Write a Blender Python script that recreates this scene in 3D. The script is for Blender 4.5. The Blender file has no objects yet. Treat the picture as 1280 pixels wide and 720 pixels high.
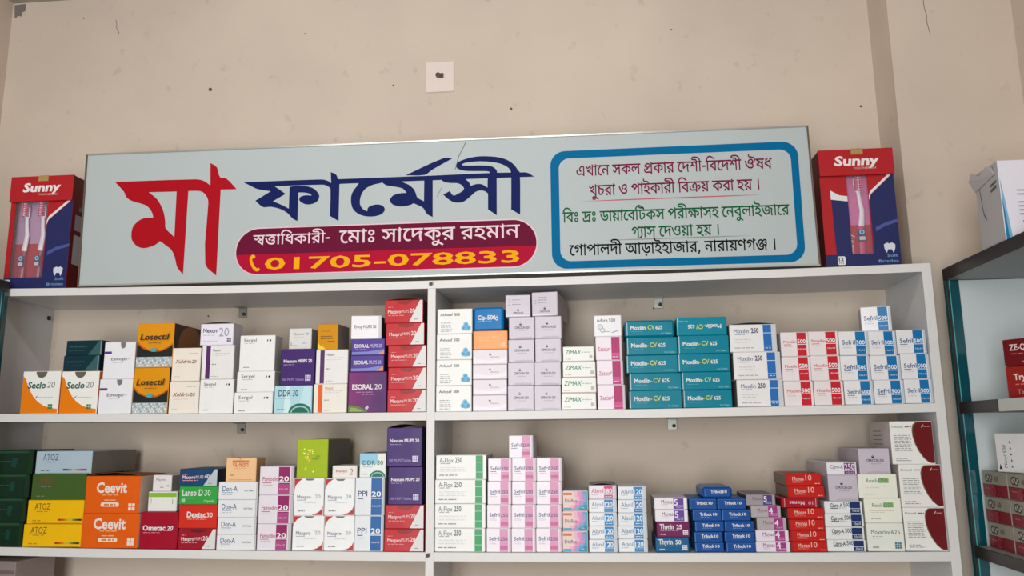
import bpy, bmesh, math, random
from mathutils import Matrix, Vector
from mathutils.geometry import tessellate_polygon
random.seed(4)
scene = bpy.context.scene
COL = scene.collection

# ------------------------------------------------------------------ camera, light, exposure
CAM_LOC=(0.39180,-1.75864,0.24774)
CAM_ROT=((0.994897,0.026619,0.097318),(0.100485,-0.174849,-0.979454),(-0.009056,0.984235,-0.176632))
LENS=28.2340
cam_d = bpy.data.cameras.new('camera')
cam = bpy.data.objects.new('camera', cam_d)
COL.objects.link(cam)
cam.matrix_world = Matrix.Translation(CAM_LOC) @ Matrix(CAM_ROT).to_4x4()
cam_d.lens = LENS
cam_d.sensor_width = 36
cam_d.clip_start = .02
scene.camera = cam

scene.view_settings.view_transform = 'Standard'
scene.view_settings.look = 'None'
scene.view_settings.gamma = 1
scene.view_settings.use_curve_mapping = False
scene.view_settings.exposure = 0.0

world = bpy.data.worlds.new('world')
scene.world = world
world.use_nodes = True
world.node_tree.nodes['Background'].inputs[0].default_value = (.93, .97, 1, 1)
world.node_tree.nodes['Background'].inputs[1].default_value = .17

def area(name, loc, target, sx, sy, power, col=(1, 1, 1)):
    d = bpy.data.lights.new(name, 'AREA')
    d.shape = 'RECTANGLE'; d.size = sx; d.size_y = sy; d.energy = power; d.color = col
    o = bpy.data.objects.new(name, d); COL.objects.link(o)
    o.location = loc
    o.rotation_euler = (Vector(target) - Vector(loc)).to_track_quat('-Z', 'Y').to_euler()
    return o
area('shop_door_daylight', (-.1, -3.2, .25), (.1, 0, .45), 1.15, 1.8, 66, (.95, .985, 1))
area('ceiling_tube_light', (-.05, -1.1, 1.42), (-.05, .0, 1.0), 1.2, .08, 4.6, (.97, .955, 1))

# ------------------------------------------------------------------ helpers
def lin(c):
    return c / 12.92 if c <= .04045 else ((c + .055) / 1.055) ** 2.4
MATS = {}
def mat(c, rough=.45, metal=0, noise=.035, scale=60, spec=.5, alpha=1, bump=0, coat=0):
    k = (c, rough, metal, noise, scale, spec, alpha, bump, coat)
    if k in MATS: return MATS[k]
    m = bpy.data.materials.new('paint'); m.use_nodes = True
    nt = m.node_tree; b = nt.nodes['Principled BSDF']
    rgb = tuple(lin(v / 255) for v in c)
    b.inputs['Roughness'].default_value = rough
    b.inputs['Metallic'].default_value = metal
    b.inputs['Specular IOR Level'].default_value = spec
    b.inputs['Coat Weight'].default_value = coat
    b.inputs['Coat Roughness'].default_value = .12
    b.inputs['Alpha'].default_value = alpha
    tc = nt.nodes.new('ShaderNodeTexCoord')
    n = nt.nodes.new('ShaderNodeTexNoise'); n.inputs['Scale'].default_value = scale; n.inputs['Detail'].default_value = 3
    r = nt.nodes.new('ShaderNodeMixRGB'); r.blend_type = 'MIX'
    r.inputs[1].default_value = tuple(v * (1 - noise) for v in rgb) + (1,)
    r.inputs[2].default_value = tuple(min(1, v * (1 + noise)) for v in rgb) + (1,)
    nt.links.new(tc.outputs['Object'], n.inputs['Vector'])
    nt.links.new(n.outputs[0], r.inputs[0]); nt.links.new(r.outputs[0], b.inputs['Base Color'])
    if bump:
        bp = nt.nodes.new('ShaderNodeBump'); bp.inputs['Strength'].default_value = bump; bp.inputs['Distance'].default_value = .002
        n2 = nt.nodes.new('ShaderNodeTexNoise'); n2.inputs['Scale'].default_value = 16; n2.inputs['Detail'].default_value = 1
        g = nt.nodes.new('ShaderNodeNewGeometry'); nt.links.new(g.outputs['Position'], n2.inputs['Vector'])
        nt.links.new(n2.outputs[0], bp.inputs['Height']); nt.links.new(bp.outputs[0], b.inputs['Normal'])
    MATS[k] = m
    return m

class MB:
    """collects faces with materials and links them as one mesh object"""
    def __init__(s): s.v = []; s.f = []; s.m = []; s.mats = []
    def mi(s, m):
        if m not in s.mats: s.mats.append(m)
        return s.mats.index(m)
    def add(s, vs, fs, m):
        o = len(s.v); s.v += [tuple(v) for v in vs]; k = s.mi(m)
        for f in fs: s.f.append(tuple(i + o for i in f)); s.m.append(k)
    def box(s, x0, x1, y0, y1, z0, z1, m, c=.0, mf=None, mt=None, ml=None, mr=None):
        if c <= 0:
            vs = [(x, y, z) for z in (z0, z1) for y in (y0, y1) for x in (x0, x1)]
            for f, q in (((0, 1, 5, 4), mf), ((1, 3, 7, 5), mr), ((3, 2, 6, 7), None), ((2, 0, 4, 6), ml), ((4, 5, 7, 6), mt), ((2, 3, 1, 0), None)):
                s.add([vs[i] for i in f], [(0, 1, 2, 3)], q or m)
            return
        X, Y, Z = (x0, x1), (y0, y1), (z0, z1); S = (1, -1)
        vs = []; idx = {}
        for a in (0, 1):
            for b in (0, 1):
                for d in (0, 1):
                    x, y, z = X[a], Y[b], Z[d]; sx, sy, sz = S[a] * c, S[b] * c, S[d] * c
                    idx[a, b, d] = len(vs)
                    vs += [(x, y + sy, z + sz), (x + sx, y, z + sz), (x + sx, y + sy, z)]
        I = lambda a, b, d, k: idx[a, b, d] + k
        add = lambda f, q: s.add([vs[i] for i in f], [tuple(range(len(f)))], q or m)
        add([I(0,0,0,0), I(0,0,1,0), I(0,1,1,0), I(0,1,0,0)], ml); add([I(1,0,0,0), I(1,1,0,0), I(1,1,1,0), I(1,0,1,0)], mr)
        add([I(0,0,0,1), I(1,0,0,1), I(1,0,1,1), I(0,0,1,1)], mf); add([I(0,1,0,1), I(0,1,1,1), I(1,1,1,1), I(1,1,0,1)], None)
        add([I(0,0,1,2), I(1,0,1,2), I(1,1,1,2), I(0,1,1,2)], mt); add([I(0,0,0,2), I(0,1,0,2), I(1,1,0,2), I(1,0,0,2)], None)
        for a in (0, 1):
            for b in (0, 1): add([I(a,b,0,0), I(a,b,0,1), I(a,b,1,1), I(a,b,1,0)], mf if b == 0 else None)
            for d in (0, 1): add([I(a,0,d,0), I(a,0,d,2), I(a,1,d,2), I(a,1,d,0)], None)
        for b in (0, 1):
            for d in (0, 1): add([I(0,b,d,1), I(0,b,d,2), I(1,b,d,2), I(1,b,d,1)], mf if b == 0 else None)
        for a in (0, 1):
            for b in (0, 1):
                for d in (0, 1): add([I(a,b,d,0), I(a,b,d,1), I(a,b,d,2)], None)
    def poly(s, loops, m, y=0., T=None):
        """fill outline (+ holes) given as (x,z) loops on the plane y"""
        L = [[Vector((p[0], p[1], 0)) for p in l] for l in loops]
        tri = tessellate_polygon(L); P = [p for l in loops for p in l]
        V = [(p[0], y, p[1]) for p in P]
        if T: V = [T @ Vector(v) for v in V]
        s.add(V, [tuple(t) for t in tri], m)
    def fill(s, loops, m, y):
        """fill overlapping outlines (non-zero winding) with thin horizontal strips"""
        E = []; zs = set()
        for l in loops:
            for i in range(len(l)):
                a, b = l[i], l[(i + 1) % len(l)]; zs.add(round(a[1], 6))
                if abs(a[1] - b[1]) > 1e-7: E.append((a, b, 1) if a[1] < b[1] else (b, a, -1))
        for i in range(len(E)):
            a, b, _ = E[i]
            for j in range(i + 1, len(E)):
                c, d, _ = E[j]
                if min(a[0], b[0]) > max(c[0], d[0]) or max(a[0], b[0]) < min(c[0], d[0]) or a[1] > d[1] or b[1] < c[1]: continue
                k = (b[0] - a[0]) * (d[1] - c[1]) - (b[1] - a[1]) * (d[0] - c[0])
                if abs(k) < 1e-14: continue
                t = ((c[0] - a[0]) * (d[1] - c[1]) - (c[1] - a[1]) * (d[0] - c[0])) / k; u = ((c[0] - a[0]) * (b[1] - a[1]) - (c[1] - a[1]) * (b[0] - a[0])) / k
                if 0 < t < 1 and 0 < u < 1: zs.add(round(a[1] + t * (b[1] - a[1]), 6))
        zs = sorted(zs)
        for z0, z1 in zip(zs, zs[1:]):
            if z1 - z0 < 2e-6: continue
            zm = (z0 + z1) / 2; row = []
            for a, b, w in E:
                if a[1] < zm < b[1]:
                    f = lambda z: a[0] + (b[0] - a[0]) * (z - a[1]) / (b[1] - a[1])
                    row.append((f(zm), f(z0), f(z1), w))
            row.sort(); wn = 0
            for k, (xm, xa, xb, w) in enumerate(row):
                if wn == 0: st = (xa, xb)
                wn += w
                if wn == 0: s.add([(st[0], y, z0), (xa, y, z0), (xb, y, z1), (st[1], y, z1)], [(0, 1, 2, 3)], m)
    def tube(s, pts, rs, m, n=8, flat=1.):
        """round tube through points with radius per point"""
        P = [Vector(p) for p in pts]; rings = []
        for i, p in enumerate(P):
            d = (P[min(i + 1, len(P) - 1)] - P[max(i - 1, 0)]).normalized()
            a = d.cross(Vector((0, 1, 0)))
            if a.length < .1: a = d.cross(Vector((1, 0, 0)))
            a.normalize(); b = d.cross(a)
            rings.append([p + rs[i] * (math.cos(2 * math.pi * k / n) * a + flat * math.sin(2 * math.pi * k / n) * b) for k in range(n)])
        vs = [v for r in rings for v in r]
        fs = [(i * n + k, i * n + (k + 1) % n, (i + 1) * n + (k + 1) % n, (i + 1) * n + k) for i in range(len(P) - 1) for k in range(n)]
        fs += [tuple(range(n))[::-1], tuple(range((len(P) - 1) * n, len(P) * n))]
        s.add(vs, fs, m)
    def mesh(s, name):
        me = bpy.data.meshes.new(name); me.from_pydata(s.v, [], s.f)
        for m in s.mats: me.materials.append(m)
        me.polygons.foreach_set('material_index', s.m); me.update()
        return me
    def build(s, name, parent=None, loc=(0, 0, 0), fix=False):
        me = s.mesh(name)
        if fix:
            bm = bmesh.new(); bm.from_mesh(me); bmesh.ops.remove_doubles(bm, verts=bm.verts, dist=1e-5)
            bmesh.ops.recalc_face_normals(bm, faces=bm.faces); bm.to_mesh(me); bm.free()
        o = bpy.data.objects.new(name, me); COL.objects.link(o); o.location = loc
        if parent: o.parent = parent
        return o
def thing(name, label, cat, loc=(0, 0, 0), rz=0, group=None):
    o = bpy.data.objects.new(name, None); COL.objects.link(o); o.location = loc; o.rotation_euler = (0, 0, rz)
    o.empty_display_size = .05
    return tag(o, label, cat, group)
def tag(o, label, cat, group=None):
    o['label'] = label; o['category'] = cat
    if group: o['group'] = group
    return o
def struct(o): o['kind'] = 'structure'; return o

def thicken(l, bold):
    """move a clockwise outline outwards (or a hole inwards) by bold"""
    out = []; n = len(l)
    for i in range(n):
        p, q, r = Vector(l[i - 1]), Vector(l[i]), Vector(l[(i + 1) % n])
        d1 = (q - p).normalized() if (q - p).length > 1e-6 else None; d2 = (r - q).normalized() if (r - q).length > 1e-6 else None
        if d1 is None and d2 is None: continue
        d1 = d1 or d2; d2 = d2 or d1
        nn = Vector((-d1.y - d2.y, d1.x + d2.x))
        if nn.length < .3: out.append(tuple(q)); continue
        nn.normalize(); k = bold / max(.5, nn.dot(Vector((-d1.y, d1.x)))); out.append((q.x + nn.x * k, q.y + nn.y * k))
    return out
# Latin lettering: outlines of the built-in font, cached per string
TX = {}
def text_mesh(t, bold=0):
    k = (t, bold)
    if k in TX: return TX[k]
    wire = bold and 'M' in t      # the built-in offset closes the M: thicken its outline here instead
    cu = bpy.data.curves.new('lettering', 'FONT'); cu.body = t; cu.resolution_u = 2; cu.offset = 0 if wire else bold; cu.size = 1
    if wire: cu.fill_mode = 'NONE'
    o = bpy.data.objects.new('lettering', cu); COL.objects.link(o)
    dg = bpy.context.evaluated_depsgraph_get(); e = o.evaluated_get(dg); me = e.to_mesh()
    V = [(v.co.x, v.co.y) for v in me.vertices]; F = [tuple(p.vertices) for p in me.polygons]
    if wire:
        nb = {}
        for e_ in me.edges:
            a, b = e_.vertices; nb.setdefault(a, []).append(b); nb.setdefault(b, []).append(a)
        seen = set(); loops = []
        for v in nb:
            if v in seen: continue
            l = [v]; seen.add(v); c = v
            while True:
                n = [q for q in nb[c] if q not in seen]
                if not n: break
                c = n[0]; seen.add(c); l.append(c)
            if len(l) > 2: loops.append([V[i] for i in l])
        ar = lambda l: sum(l[i][0] * l[(i + 1) % len(l)][1] - l[(i + 1) % len(l)][0] * l[i][1] for i in range(len(l))) / 2
        def inside(p, l):
            r = False
            for i in range(len(l)):
                (ax, ay), (bx, by) = l[i], l[(i + 1) % len(l)]
                if (ay > p[1]) != (by > p[1]) and p[0] < (bx - ax) * (p[1] - ay) / (by - ay) + ax: r = not r
            return r
        L = []
        for l in loops:
            hole = sum(inside(l[0], q) for q in loops if q is not l) % 2
            if (ar(l) < 0) == bool(hole): l = l[::-1]      # filled loops clockwise, holes the other way
            L.append(thicken(l, bold))
        mb = MB(); mb.fill(L, 0, 0); V = [(v[0], v[2]) for v in mb.v]; F = mb.f
    e.to_mesh_clear(); bpy.data.objects.remove(o); bpy.data.curves.remove(cu)
    x0 = min(v[0] for v in V) if V else 0
    V = [(v[0] - x0, v[1]) for v in V]
    TX[k] = (V, F, max(v[0] for v in V) if V else 1)
    return TX[k]
_c = text_mesh('H')
CAP = max(v[1] for v in _c[0])

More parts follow.
